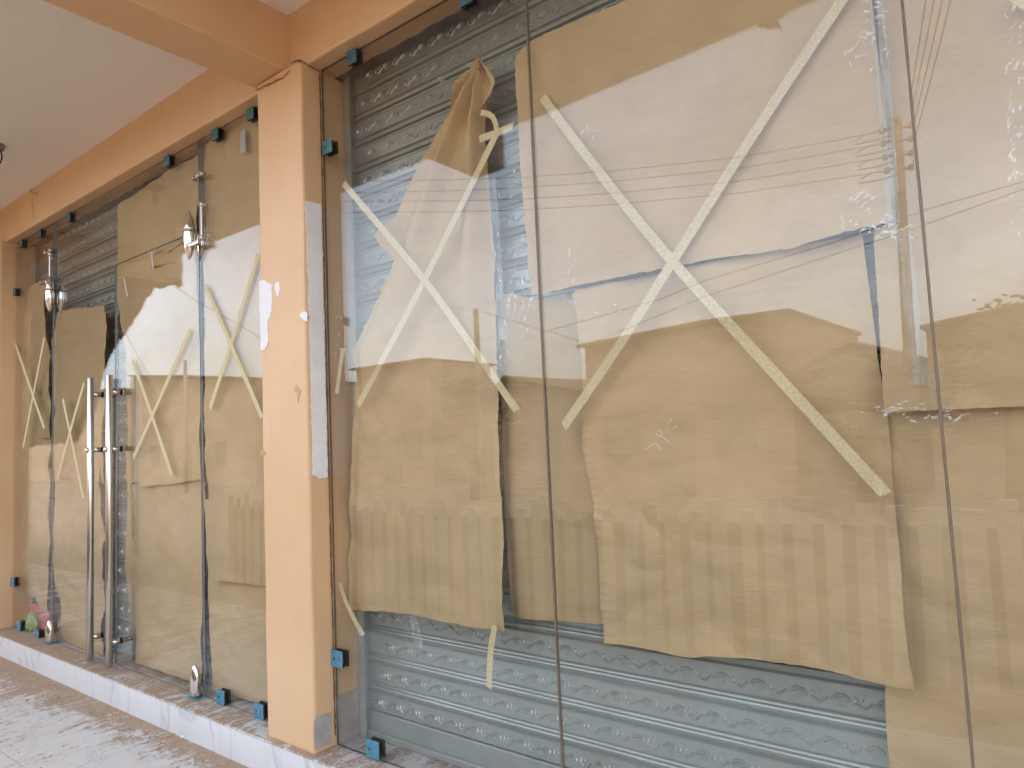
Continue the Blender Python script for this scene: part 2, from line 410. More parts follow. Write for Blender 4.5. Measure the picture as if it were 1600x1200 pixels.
px_patch('white_filler', M_white, pf, [(404.5, 440), (409, 437), (418, 440), (424, 446), (425, 470), (423, 492), (418, 500), (419, 535), (413, 548), (407, 546), (406, 500)], 'y', .0055)
px_patch('white_filler', M_white, pf, [(429, 443), (435, 440), (437, 450), (434, 466), (429, 452)], 'y', .008)
px_patch('white_filler', M_white, pf, [(468, 493), (474, 486), (480, 488), (480, 502), (473, 500)], 'y', .009)
px_patch('rust_stain', M_rust, pf, [(463, 600), (466, 606), (470, 612), (467, 620), (466, 630), (464, 614), (459, 610)], 'y', .009)
px_patch('rust_stain', M_rust, pf, [(406, 703), (413, 705), (414, 710), (407, 713)], 'y', .003)
# dirty cracks where beam, pillar and lintel meet
def ribbon(bm, P, w, up):
    a = []; b = []
    for i, p in enumerate(P):
        ww = w*(.45+.9*abs(noise.noise(p*38)))
        a.append(bm.verts.new(p+up*ww)); b.append(bm.verts.new(p-up*ww))
    for i in range(len(P)-1): bm.faces.new((a[i], a[i+1], b[i+1], b[i]))
def densify(P, s):
    Q = []
    for a, b in zip(P, P[1:]):
        k = max(1, int((b-a).length/s)); Q += [a.lerp(b, i/k) for i in range(k)]
    return Q+[P[-1]]
def wob(Q, s, ay=0):
    return [q+Vector((noise.noise(q*30), ay*noise.noise(q*30+Vector((3, 1, 4))), noise.noise(q*30+Vector((7, 7, 7)))))*s for q in Q]
bm = bmesh.new()
ribbon(bm, wob(densify([at(400, 141, -.1155), at(415, 134, -.1155), at(428, 128, -.1155), at(441, 121, -.1155), at(452, 110, -.1155)], .006), .006), .0045, Vector((0, 0, 1)))
ribbon(bm, wob(densify([at(455, 99, -.1150), at(463, 95, -.1150), at(472, 95, -.1150)], .005), .004), .0055, Vector((0, 0, 1)))
ribbon(bm, wob(densify([Vector((XP1+.002, -.108, 3.196)), Vector((XP1+.002, -.03, 3.187)), Vector((XP1+.004, 0, 3.182))], .005), .003), .005, Vector((0, 0, 1)))
obj('dirty_crack', bm, M_stain, shop, recalc=False)
bm = bmesh.new()
ribbon(bm, wob(densify([Vector((XP1+.005, -.004, 3.17)), Vector((XP1+.005, -.004, 2.1)), Vector((XP1+.005, -.004, 1.0)), Vector((XP1+.005, -.004, .16))], .02), .003), .0045, Vector((0, 1, 0)))
obj('dirty_crack', bm, M_stain, shop, recalc=False)
bm = bmesh.new()
for pts in ([(33, 292), (45, 294), (51, 300)], [(51, 300), (50, 320), (52, 340)], [(47, 300), (60, 303)]):
    ribbon(bm, wob(densify([at(x, y, -.079) for x, y in pts], .02), .02), .010, Vector((.3, 0, 1)).normalized())
obj('dirty_crack', bm, M_rust, shop, recalc=False)
# ceiling lamp holder with a dangling loop of flex
c = atz(-9, 226, ZCEIL)
lamp = empty('lamp_holder', c, 'dark round lamp holder with wire loop on the verandah ceiling', 'lamp holder')
bm = bmesh.new(); lathe(bm, c+Vector((0, 0, -.035)), [(.03, 0), (.055, .006), (.06, .034)], 20); obj('ceiling_rose', bm, simple('grey_plastic', (.25, .23, .22), .5), lamp)
bm = bmesh.new(); tube(bm, [c+Vector((.058*math.cos(t)*.85, .058*math.cos(t)*.5, -.085+.065*math.sin(t))) for t in [i*2*PI/24 for i in range(25)]], .005, 6, False)
obj('wire_loop', bm, M_black, lamp)

# ------------------------------------------------------------------ floor and ground
bm = bmesh.new(); box(bm, -17.4, 3.4, -1.72, -.05, -.30, ZF); tag(obj('floor', bm, M_floor), kind='structure')
def mk_ground():
    m, nt, out = mat('dusty_earth'); k = N(nt); v = k.pos()
    c = k.mix(k.noise(v, .35, 6), (.17, .12, .08), (.25, .18, .125))
    c = k.mix(k.math('MULTIPLY', k.noise(v, 9, 6, .8), .4), c, (.14, .10, .07))
    k.bsdf(out, c, .95, 0., k.bump(k.noise(v, 6, 8, .7), .5, .05)); return m
M_earth = mk_ground()
bm = bmesh.new(); vs = [bm.verts.new(p) for p in ((-600, -600, -.28), (600, -600, -.28), (600, 600, -.28), (-600, 600, -.28))]; bm.faces.new(vs)
tag(obj('ground', bm, M_earth), kind='structure')
def chip(px, py, label, r, m):
    p = atz(px, py, ZF); bm = bmesh.new(); bmesh.ops.create_icosphere(bm, subdivisions=1, radius=r)
    for v in bm.verts: v.co = Vector((v.co.x*(1+.5*random.uniform(-1, 1)), v.co.y*.8, v.co.z*.6*(1+.4*random.uniform(-1, 1))))+p+Vector((0, 0, r*.5))
    tag(obj('plaster_chip', bm, m), label, 'plaster chip')
chip(285, 1153, 'white plaster chip lying on the floor against the foot of the marble sill', .012, M_white)

# crumbs of dried mud and plaster swept against the sill
rc = random.Random(12); bm = bmesh.new()
for i in range(900):
    X = rc.uniform(-6.9, -2.2)
    y_ = -.135-abs(rc.gauss(0, .07)) if rc.random() < .6 else rc.uniform(-1.2, -.15)
    r_ = rc.uniform(.0015, .005)*(1.7 if rc.random() < .06 else 1)
    m4 = Matrix.Translation((X, y_, ZF+r_*.35)) @ Matrix.Rotation(rc.uniform(0, 6), 4, 'Z') @ Matrix.Diagonal((r_*rc.uniform(1, 2.2), r_, r_*.6, 1))
    bmesh.ops.create_icosphere(bm, subdivisions=1, radius=1., matrix=m4)
tag(obj('dirt_crumbs', bm, simple('mud_crumb', (.42, .30, .20), .9, 0., .35, 60)), 'dry mud crumbs scattered along the foot of the marble sill', 'dirt', None, 'stuff')

# ------------------------------------------------------------------ roller shutters
PITCH_S = .1265
def relief_unit(x, z, y, s=1.):
    """one vine motif: double arch with grape dots and a small flower with its cup, as raised ridges"""
    R = []
    def arc(cx, cz, rx, rz, a0, a1, w=.0026, n=9):
        R.append(('a', [(x+s*(cx+rx*math.cos(a0+(a1-a0)*i/n)), z+s*(cz+rz*math.sin(a0+(a1-a0)*i/n))) for i in range(n+1)], w*s))
    arc(.030, -.006, .026, .020, PI*.98, PI*.08); arc(.032, -.008, .020, .013, PI*.9, PI*.05)
    arc(.088, .004, .022, .018, PI*1.05, PI*1.95); arc(.088, .000, .013, .019, PI*1.15, PI*1.85)
    arc(.060, .002, .012, .012, PI*.3, -PI*.35)
    for r_ in range(3):
        for q in range(5-r_): R.append(('d', (x+s*(.016+.0075*q+.0035*r_), z+s*(-.006-.0065*r_+.0005*q)), .0022*s))
    for q in range(4): R.append(('d', (x+s*(.078+.007*q), z+s*(.022-.001*q)), .0024*s))
    for q in range(3): R.append(('d', (x+s*(.082+.006*q), z+s*.013), .0022*s))
    R.append(('d', (x+s*.088, z+s*.004), .004*s))
    return R
def shutter(x0, x1, Y, label, parts_x):
    root = empty('roller_shutter', ((x0+x1)/2, Y, ZS), label, 'roller shutter', 'roller shutters behind the glass')
    bm = bmesh.new()
    prof = [(0, 0), (.072, -.001), (.0745, -.005), (.078, -.006), (.081, .002), (.0835, .008), (.089, .008), (.0915, .001), (.095, -.006), (.100, -.0075), (.105, -.005), (.1075, .006), (.113, .0085), (.119, .006), (.1225, -.001), (.125, -.003)]
    nx = 12; ns = 24; zb = ZS+.115
    cols = []
    for i in range(nx+1):
        X = x0+(x1-x0)*i/nx; colv = []
        for s_ in range(ns):
            for h, d in prof: colv.append(bm.verts.new((X, Y+d+.0025*noise.noise((X*1.5, s_*.7, 3)), zb+s_*PITCH_S+h)))
        cols.append(colv)
    for A, B in zip(cols, cols[1:]):
        for j in range(len(A)-1): bm.faces.new((A[j], A[j+1], B[j+1], B[j])).smooth = False
    def relief(R, s_):
        nf0 = len(bm.faces)
        for k, a, w in R:
            yy = Y-.0006
            if k == 'a':
                L = []; 
                for i, (px_, pz) in enumerate(a):
                    q = a[min(i+1, len(a)-1)]; o = a[max(i-1, 0)]; tx, tz = q[0]-o[0], q[1]-o[1]; m_ = math.hypot(tx, tz) or 1; nx_, nz_ = -tz/m_*w, tx/m_*w
                    L.append((bm.verts.new((px_+nx_, yy, pz+nz_)), bm.verts.new((px_, yy-.0046, pz)), bm.verts.new((px_-nx_, yy, pz-nz_))))
                for A, B in zip(L, L[1:]):
                    bm.faces.new((A[0], A[1], B[1], B[0])); bm.faces.new((A[1], A[2], B[2], B[1]))
            else:
                px_, pz = a; t = bm.verts.new((px_, yy-.0034, pz)); q = [bm.verts.new((px_+w*math.cos(g), yy, pz+w*math.sin(g))) for g in (0, PI/2, PI, 3*PI/2)]
                for i in range(4): bm.faces.new((t, q[i], q[(i+1) % 4]))
        bm.faces.ensure_lookup_table()
        for i in range(nf0, len(bm.faces)): bm.faces[i].material_index = 1
    for s_ in range(ns):
        zc = zb+s_*PITCH_S+.036
        X = x0+.03+.04*(s_ % 3)
        while X < x1-.12:
            if any(a <= X <= b for a, b, lo, hi in parts_x if lo <= zc <= hi): relief(relief_unit(X, zc, Y), s_)
            X += .116
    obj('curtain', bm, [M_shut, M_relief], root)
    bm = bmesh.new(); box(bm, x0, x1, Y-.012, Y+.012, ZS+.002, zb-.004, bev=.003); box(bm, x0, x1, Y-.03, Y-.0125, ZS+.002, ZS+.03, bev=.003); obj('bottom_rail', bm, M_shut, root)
    for gx, sgn in ((x0, 1), (x1, -1)):
        bm = bmesh.new(); box(bm, gx-.006, gx+.006, Y-.045, Y+.045, ZS+.001, 3.183, bev=.002)
        box(bm, min(gx+sgn*.0065, gx+sgn*.036), max(gx+sgn*.0065, gx+sgn*.036), Y-.045, Y-.041, ZS+.001, 3.183)
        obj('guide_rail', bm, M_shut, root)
    return root
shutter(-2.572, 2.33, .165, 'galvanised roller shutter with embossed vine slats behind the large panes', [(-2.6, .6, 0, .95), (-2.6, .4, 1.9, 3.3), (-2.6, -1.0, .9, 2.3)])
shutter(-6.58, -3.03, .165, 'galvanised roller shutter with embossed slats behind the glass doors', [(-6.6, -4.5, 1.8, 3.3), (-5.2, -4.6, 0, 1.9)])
obj('jamb_plaster', rough_box(XP1, XP1+.012, .005, .15, ZS+.001, .32, .05, .002, .003), M_cement, shop)

# ------------------------------------------------------------------ glass panes, doors and their fittings
def pane_mesh(x0, x1, z0, z1, name, parent, edge=M_edge, y0=0., t=.010):
    bm = bmesh.new(); nx, nz = 10, 16; G = []
    for s_ in (0, 1):
        G.append([[bm.verts.new((x0+(x1-x0)*i/nx, y0+s_*t+gy(x0+(x1-x0)*i/nx, z0+(z1-z0)*j/nz), z0+(z1-z0)*j/nz)) for j in range(nz+1)] for i in range(nx+1)])
    for g in G:
        for i in range(nx):
            for j in range(nz): bm.faces.new((g[i][j], g[i+1][j], g[i+1][j+1], g[i][j+1])).smooth = True
    A, B = [[[bm.verts.new(v.co) for v in row] for row in g] for g in G]
    for j in range(nz):
        for i in (0, nx): bm.faces.new((A[i][j], A[i][j+1], B[i][j+1], B[i][j])).material_index = 1
    for i in range(nx):
        for j in (0, nz): bm.faces.new((A[i][j], A[i+1][j], B[i+1][j], B[i][j])).material_index = 1
    return obj(name, bm, [M_glass, edge], parent)
def clamp(parent, px, py, w=.062, h=.058, lit=False, tilt=0., crumple=False):
    c_ = at(px, py, -.012); g = gy(c_.x, c_.z)
    if lit: w, h = w*1.2, h*1.15
    bm = bmesh.new()
    for ya, yb in ((-.0145, -.0012), (.0112, .0245)):
        box(bm, c_.x-w/2, c_.x+w/2, ya+g, yb+g, c_.z-h/2, c_.z+h/2, bev=.0018)
    box(bm, c_.x-w*.3, c_.x-w*.3+.01, -.0165+g, -.0146+g, c_.z-.006, c_.z+.006, bev=.001)
    # loose protective film on the front plate
    n = 6; V = [[bm.verts.new((c_.x-w/2*1.03+w*1.06*i/n, -.0152+g-abs(.0035*noise.noise((c_.x*40+i*.6, j*.6, 2))), c_.z-h/2*1.05+h*1.1*j/n+(.004*noise.noise((i*.9, j, c_.x*9)) if crumple else 0))) for j in range(n+1)] for i in range(n+1)]
    for i in range(n):
        for j in range(n): bm.faces.new((V[i][j], V[i+1][j], V[i+1][j+1], V[i][j+1])).material_index = 1
    return obj('clamp', bm, [M_black, M_film_lit if lit else M_filmd], parent)
def pane(x0, x1, z0, z1, label, clamps=(), edge=M_edge, y0=0.):
    root = empty('shop_window', ((x0+x1)/2, 0, z0), label, 'shop window'); root['kind'] = 'thing'
    pane_mesh(x0, x1, z0, z1, 'glass_sheet', root, edge, y0)
    for a in clamps: clamp(root, *a[:2], lit=a[2], crumple=a[2])
    return root
Z0 = ZS+.006
pane(XP1+.012, XB-.0015, Z0, ZG, 'large clear pane beside the pillar over crumpled torn kraft paper', [(550, 90, False), (728, -4, False), (512, 230, False), (527, 1030, True), (583, 1171, True)])
pane(XB+.0015, XC-.0015, Z0, ZG, 'widest clear pane with the biggest tape cross over kraft paper')
pane(XC+.0015, XD, Z0, ZG, 'clear pane over kraft paper beyond the last joint from the pillar')
pane(XD+.003, 2.33, Z0, ZG, 'clear pane next to the end pillar of the shop')
pane(XA+.003, XP0-.004, Z0, ZG, 'narrow clear side pane between the glass door and the pillar', [(336, 210, False), (391, 178, False), (345, 1090, True), (405, 1111, True)], M_edgeb)
pane(-6.615, XL-.003, Z0, ZG, 'narrow clear side pane at the far end of the doors', [(33, 381, False), (62, 365, False), (22.5, 456, False), (20, 910, True), (30, 978, True), (58, 992, True)], M_edgeb)
ZD = 2.665
pane(XL+.003, XA-.003, ZD+.004, ZG, 'long clear transom pane above the two glass doors', [(107, 340, False), (261, 252, False)], M_edgeb)

def almond(bm, cx, cz, w, h, d, z_lo=-1., z_hi=1., y0=-.001):
    """lens shaped cover: closed lathe squashed against the glass, cut between z_lo..z_hi (in half heights)"""
    n = 16; prof = []
    for i in range(n+1):
        u = z_lo+(z_hi-z_lo)*i/n; r = max(.02, (1-abs(u)**2.3))**.75
        prof.append((r, u*h/2))
    lathe(bm, (cx, y0-d*.5, cz), [(r*.5, hh) for r, hh in prof], 20, 'z', w, d)
def door(x0, x1, label, hx_px, piv_top, piv_bot):
    root = empty('entrance_door', ((x0+x1)/2, 0, Z0), label, 'glass door'); root['kind'] = 'thing'
    pane_mesh(x0, x1, Z0+.004, ZD, 'glass_sheet', root, M_edgeb)
    # long pull handle: tube on two standoffs each side of the glass
    top = at(hx_px, 586, -.075); bot = at(hx_px+.5, 1043, -.075)
    if hx_px < 160: top.z = at(hx_px, 591, -.075).z; bot.z = at(hx_px, 1033, -.075).z
    X = (top.x+bot.x)/2
    bm = bmesh.new(); tube(bm, [(X, -.075, bot.z), (X, -.075, bot.z+.002), (X, -.075, top.z-.002), (X, -.075, top.z)], [.019, .0205, .0205, .019], 20); hd = obj('pull_handle', bm, M_steel, root)
    if hx_px > 160:
        bm = bmesh.new(); tube(bm, [(X, .085, bot.z), (X, .085, bot.z+.002), (X, .085, top.z-.002), (X, .085, top.z)], [.019, .0205, .0205, .019], 20); obj('inner_bar', bm, M_steel, hd)
    for fz in (.94, .74, .08):
        z = bot.z+(top.z-bot.z)*fz; bm = bmesh.new()
        tube(bm, [(X, -.06, z), (X, -.0065, z)], .0160, 14); obj('standoff', bm, M_steel, hd)
        bm = bmesh.new(); tube(bm, [(X, -.0065, z), (X, -.0005, z)], .0195, 14); obj('gasket', bm, M_black, hd)
        bm = bmesh.new(); tube(bm, [(X, .0105, z), (X, .0125, z), (X, .016, z), (X, .07 if hx_px > 160 else .017, z)], [.017, .017, .013, .013], 14); obj('end_cap', bm, M_steel, hd)
        if fz == .74:
            bm = bmesh.new(); tube(bm, [(X, -.09, z), (X, -.1, z), (X, -.108, z)], [.015, .018, .011], 14); obj('lock_knob', bm, M_chrome, hd)
    # pivot patches
    (tx, ty0, ty1), (bx, by0, by1) = piv_top, piv_bot
    a = at(tx, ty0, -.02); b = at(tx, ty1, -.02); cz = (a.z+b.z)/2; h = a.z-b.z; split = (ZD+.002-cz)/(h/2)
    bm = bmesh.new(); almond(bm, a.x, cz, .075, h, .06, -1, split-.02); almond(bm, a.x, cz, .075, h, .05, -1, split-.02, .066); obj('top_pivot', bm, M_chrome, root, True)
    bm = bmesh.new(); almond(bm, a.x, cz, .075, h, .06, split+.02, 1); obj('transom_pivot', bm, M_chrome, root, True)
    a = at(bx, by0, -.02); b = at(bx, by1, -.02); h = (a.z-ZS-.006)*2
    bm = bmesh.new(); n = 14
    lathe(bm, (a.x, -.024, ZS+.006), [(.5*(1-max(0, (i/n-.35)/.65)**2.2)**.6+.004, i/n*h/2) for i in range(n+1)], 20, 'z', .07, .05)
    obj('bottom_pivot', bm, M_chrome, root, True)
    bm = bmesh.new(); box(bm, a.x-.045, a.x+.05, -.055, .01, ZS+.0005, ZS+.0055, bev=.001); obj('pivot_plate', bm, M_film_lit, root)
    return root
door(XM+.004, XA-.004, 'glass door leaf nearer the pillar with crossed tape and tall steel handle', 170.5, (298, 330, 407), (306, 1037, 1083))
door(XL+.004, XM-.004, 'farther glass door leaf with narrow taped paper and tall steel handle', 141, (80.5, 431, 487), (78.5, 968, 1003))

# joint sealant and stiffening brackets
def seal(X, label, w=.0030):
    bm = bmesh.new(); n = 60; a = []; b = []
    for i in range(n+1):
        z = Z0+(ZG-Z0)*i/n; ww = w*(1+.35*noise.noise((X, z*9, 1))); g = gy(X, z)
        a.append((bm.verts.new((X-ww, -.0012+g, z)), bm.verts.new((X, -.003+g, z)), bm.verts.new((X+ww, -.0012+g, z)), bm.verts.new((X+ww, .0112+g, z)), bm.verts.new((X, .013+g, z)), bm.verts.new((X-ww, .0112+g, z))))
    for A, B in zip(a, a[1:]):
        for k in range(6): bm.faces.new((A[k], A[(k+1) % 6], B[(k+1) % 6], B[k])).smooth = True
    bm.faces.new(a[0]); bm.faces.new(a[-1])
    tag(obj('sealant_joint', bm, M_seal), label, 'sealant')
seal(XB, 'thin brown sealant joint right of the crumpled torn paper')
seal(XC, 'thin brown sealant joint right of the biggest tape cross')
seal(XD+.0015, 'thin brown sealant joint farthest from the pillar')
def bracket(px0, label, k=1.):
    c_ = at(*px0, -.02); root = empty('glass_bracket', c_, label, 'bracket', 'brackets above the door pivots')
    X, Zt = c_.x, c_.z
    bm = bmesh.new(); tube(bm, [(X-.045, -.018, Zt-.004), (X+.05, -.018, Zt+.004)], .010, 10)
    for dx in (-.045, .05): tube(bm, [(X+dx, -.036, Zt), (X+dx, -.0015, Zt)], .014, 14)
    obj('connector', bm, M_steel, root)
    bm = bmesh.new(); zz = Zt-.36*k
    box(bm, X+.034, X+.058, -.030, -.020, zz-.02, zz+.20, bev=.004)
    box(bm, X-.05, X+.058, -.052, -.032, zz-.045, zz-.018, bev=.004)
    for z in (zz+.185, zz-.005): tube(bm, [(X+.046, -.038, z), (X+.046, -.0015, z)], .015, 14)
    obj('hook_arm', bm, M_chrome, root)
bracket((308, 275), 'steel bracket with hooked arm above the door pivot nearest the pillar')
bracket((75, 393), 'dim steel bracket above the farther door pivot', .6)
bm = bmesh.new(); c_ = at(379.5, 221, .012)
box(bm, c_.x-.025, c_.x+.025, .011, .0135, c_.z-.06, c_.z+.06, bev=.001)
tag(obj('grey_tag', bm, simple('grey_card', (.50, .52, .54), .5)), 'small grey plastic tag stuck high on the side pane', 'tag')
# upright glass fins behind the two door joints
for X, lab in ((XA, 'upright glass fin behind the joint near the pillar'), (XL, 'upright glass fin behind the farther door joint')):
    bm = bmesh.new(); box(bm, X-.005, X+.005, .012, .034, ZD+.02, ZG-.002); tag(obj('glass_fin', bm, M_edgeb), lab, 'glass fin')

# ------------------------------------------------------------------ kraft paper
def ridge(p): return 1-abs(noise.noise(p))*2
def crumple(X, Z, sd, amp=1.):
    d = .007*noise.noise((X*1.6+sd, Z*1.4, sd)) + .006*noise.noise((X*2.2-Z*3.4, Z*2.5+X*2, sd+3))
    d += .0015*ridge(Vector((X*2.3+sd, Z*11+X*2.2, sd))) + .0007*noise.noise((X*9, Z*34, sd)) + .0004*noise.noise((X*30, Z*70, sd+8))
    d += .006*noise.noise((X*2.2+Z*1.2+sd, Z*4.2-X*2.0, sd+5)) + .024*(ridge(Vector((X*.8+Z*.5+sd, Z*1.7-X*1.0, sd+9)))-.45) + .013*(ridge(Vector((X*2.1-Z*.9+sd, Z*3.2+X*1.3, sd+4)))-.45)
    d += .0075*(ridge(Vector((X*5-Z*3+sd, Z*7+X*2, sd+14)))-.45)
    return d*amp
def sheet(label, L, Rr, Y, top=None, bot=None, nx=70, nz=110, sd=1., amp=1., m=M_kraft, extra=None, jag=(0, 0, 0, 0), name='kraft_paper', parent=None, finish=True):
    """a hung sheet: four surveyed edges (left, right, top, bottom) filled with a creased surface"""
    c = lambda P: [at(x, y, Y) for x, y in P]
    L, Rr = c(L), c(Rr); T = c(top) if top else [L[0], Rr[0]]; B = c(bot) if bot else [L[-1], Rr[-1]]
    Lp = [samp(L, j/nz) for j in range(nz+1)]; Rp = [samp(Rr, j/nz) for j in range(nz+1)]
    Tp = [samp(T, i/nx) for i in range(nx+1)]; Bp = [samp(B, i/nx) for i in range(nx+1)]
    jn = lambda q, a: Vector((noise.noise(q*35)+.7*noise.noise(q*90), 0, noise.noise(q*35+Vector((4, 4, 4)))+.7*noise.noise(q*90+Vector((1, 1, 1)))))*a
    Lp = [q+jn(q, jag[0]) for q in Lp]; Rp = [q+jn(q, jag[1]) for q in Rp]; Tp = [q+jn(q, jag[2]) for q in Tp]; Bp = [q+jn(q, jag[3]) for q in Bp]
    bm = bmesh.new(); V = []
    for i in range(nx+1):
        u = i/nx; row = []
        for j in range(nz+1):
            v = j/nz
            p = Lp[j]*(1-u)+Rp[j]*u + Tp[i]*(1-v)+Bp[i]*v - (L[0]*(1-u)*(1-v)+Rr[0]*u*(1-v)+L[-1]*(1-u)*v+Rr[-1]*u*v)
            d = crumple(p.x, p.z, sd, amp)
            if extra: d += extra(p.x, p.z, u, v)
            yy = max(Y+d, .0135)+gy(p.x, p.z)
            row.append(bm.verts.new((p.x, yy, p.z)))
        V.append(row)
    for i in range(nx):
        for j in range(nz): bm.faces.new((V[i][j], V[i+1][j], V[i+1][j+1], V[i][j+1])).smooth = True
    o = obj(name, bm, m, parent)
    if not parent: tag(o, label, 'paper', 'brown papers hung behind the glass')
    return o
def apex_folds(ap, n, amp, reach):
    A = at(*ap, .04)
    def f(X, Z, u, v):
        dx, dz = X-A.x, A.z-Z; th = math.atan2(dx, max(dz, 1e-3)); r = math.hypot(dx, dz)
        k = max(0, 1-r/reach); w = math.sin(th*n+.6)+.5*math.sin(th*n*1.9+2)
        return amp*k*min(1, r/.12)*w
    return f
fA = apex_folds((745, 88), 15, .034, 1.75)
tA, tB = at(600, 522, .04), at(772, 468, .04)
def extraA(X, Z, u, v):
    d = fA(X, Z, u, v)
    zt = tA.z+(tB.z-tA.z)*(X-tA.x)/(tB.x-tA.x)+.012*noise.noise((X*14, 3, 1))
    if X > tA.x-.05: d += .011*(1/(1+math.exp(-(zt-Z)*220))-.5)*min(1, (X-tA.x+.05)/.2)
    # broad diagonal drapes in the lower half
    s = (X*.8+Z*.9); d += .006*math.sin(s*9)*max(0, min(1, v*2-.8))
    d += .020*math.exp(-((u-.02)/.05)**2)*(v > .45)+.004*math.sin((X*.5+Z*1.3)*17+2*noise.noise((X*2,Z*2,2)))*max(0, v-.4)
    return d
paperA = sheet('crumpled kraft paper torn to a folded peak beside the pillar',
    [(742, 89), (722, 125), (700, 168), (676, 212), (655, 250), (632, 300), (612, 340), (592, 352), (579, 366), (590, 385), (610, 402), (604, 425), (592, 447), (575, 485), (557, 523), (541, 548), (546, 572), (549, 640), (543, 740), (538, 830), (538, 900), (543, 955)],
    [(748, 91), (751, 130), (752, 168), (755, 235), (760, 330), (767, 450), (773, 600), (783, 820), (788, 900), (792, 985)], .060,
    bot=[(543, 955), (590, 957), (640, 963), (700, 972), (750, 980), (792, 985)], nx=90, nz=170, sd=2.3, amp=.9, extra=extraA, jag=(.004, .002, 0, .002))
fl = sheet('', [(746, 90), (749, 120), (752, 150), (753, 168)], [(752, 92), (772, 118), (778, 130), (770, 150), (757, 168)], .066, nx=24, nz=30, sd=5, amp=1., extra=lambda X, Z, u, v: .022*math.sin(u*5.5), jag=(.002, .004, 0, .003), name='torn_flap', parent=paperA)
sheet('broad smooth kraft paper high behind the widest pane, mostly under sky reflection',
    [(803, 85), (808, 200), (819, 330), (827, 461)], [(1362, -170), (1363, 0), (1386, 187), (1392, 270), (1398, 347)], .036,
    top=[(803, 85), (830, 66), (860, 50), (930, 22), (1010, -4), (1180, -80), (1362, -170)],
    bot=[(827, 461), (845, 459), (900, 447), (960, 434), (1050, 416), (1140, 402), (1230, 389), (1345, 360), (1398, 347)], nx=100, nz=90, sd=7, amp=.7, jag=(.003, .001, .006, .005))
def extraD(X, Z, u, v):
    d = .010*math.sin((X*1.2+Z*1.7)*5+1.2*noise.noise((X*2, Z*2, 4)))*v
    if v > .93 and u > .88: d -= .0
    d += .012*math.exp(-((u-.985)/.02)**2)*(noise.noise((Z*6, 1, 1))+.3)
    d += .0022*math.exp(-(u/.03)**2)*math.sin(Z*230+3*noise.noise((Z*20, 0, 0)))
    d += .0030*math.exp(-((u-1)/.10)**2)*ridge(Vector((X*6, Z*24+X*5, 2)))
    return d
sheet('largest creased kraft paper hanging low behind the widest pane',
    [(893, 460), (899, 500), (905, 545), (911, 620), (910, 700), (918, 760), (927, 830), (935, 900), (938, 960), (940, 1006)],
    [(1346, 362), (1358, 450), (1371, 560), (1385, 650), (1391, 740), (1399, 830), (1411, 950), (1419, 1020), (1428, 1079)], .058,
    top=[(893, 460), (900, 452), (960, 440), (1050, 421), (1140, 404), (1230, 387), (1346, 362)],
    bot=[(940, 1006), (1000, 1015), (1072, 1029), (1100, 1026), (1180, 1035), (1250, 1045), (1360, 1066), (1428, 1079)], nx=130, nz=170, sd=11, amp=1.15, extra=extraD, jag=(.003, .001, .003, .002))
sheet('recessed kraft paper in the gap between two larger hanging sheets', [(766, 455), (772, 600), (783, 800), (794, 966)], [(985, 470), (990, 700), (1000, 978)], .105,
    top=[(766, 455), (840, 466), (985, 470)], bot=[(794, 966), (880, 970), (1000, 978)], nx=50, nz=80, sd=15, amp=1.0, m=M_kraft2, extra=lambda X, Z, u, v: .022*math.exp(-(u/.07)**2), jag=(.002, 0, .004, .002))
sheet('smooth kraft paper behind the pane beyond the last joint, upper sheet',
    [(1362, -120), (1372, 60), (1382, 200), (1364, 380), (1383, 646)], [(1760, -150), (1760, 300), (1760, 632)], .048,
    bot=[(1383, 646), (1430, 642), (1480, 640), (1600, 634), (1760, 630)], nx=90, nz=100, sd=19, amp=1.0, jag=(.002, 0, 0, .002),
    extra=lambda X, Z, u, v: .010*math.exp(-((v-1)/.05)**2)*noise.noise((X*5, 1, 1)))
sheet('kraft paper behind the pane beyond the last joint, lower overlapped sheet', [(1376, 590), (1381, 800), (1378, 1070), (1386, 1180), (1394, 1300)], [(1760, 590), (1790, 1400)], .090, nx=80, nz=110, sd=23, amp=1.35, m=M_kraft,
    jag=(.002, 0, 0, 0), extra=lambda X, Z, u, v: .010*math.sin((Z*1.5-X*.8)*14)*max(0, (v-.6)*2.5))
# ---- doors
sheet('kraft paper behind the transom pane above the doors', [(180, 318), (179, 370), (177, 430)], [(307, 238), (309, 300), (312, 402)], .05, nx=40, nz=30, sd=27, amp=1.2, m=M_kraftL, jag=(.003, 0, 0, .003))
sheet('kraft paper with torn top behind the door leaf nearer the pillar, upper sheet',
    [(184, 416), (185, 470), (191, 540), (192, 620), (195, 700), (196, 757)], [(302, 378), (310, 470), (313, 560), (316, 660), (317, 749)], .040,
    top=[(184, 416), (230, 400), (265, 388), (300, 378)], bot=[(196, 757), (215, 753), (222, 760), (260, 757), (313, 749)], nx=60, nz=100, sd=31, amp=1.0, m=M_kraftL, jag=(.006, .001, .006, .004))
sheet('kraft paper behind the door leaf nearer the pillar, lower sheet',
    [(194, 700), (197, 850), (200, 960), (206, 1035)], [(316, 700), (317, 900), (314, 1072)], .062,
    bot=[(206, 1035), (240, 1046), (270, 1056), (311, 1071)], nx=60, nz=90, sd=32, amp=.8, m=M_kraftL, jag=(.006, .001, 0, .004))
sheet('narrow kraft paper behind the farther door leaf, upper sheet', [(83, 488), (80, 640), (81, 744)], [(162, 478), (161, 620), (162, 757)], .040,
    top=[(85, 488), (120, 481), (140, 480), (162, 477)], bot=[(84, 744), (105, 746), (162, 757)], nx=44, nz=80, sd=35, amp=.9, m=M_kraftL, jag=(.005, .003, .005, .004))
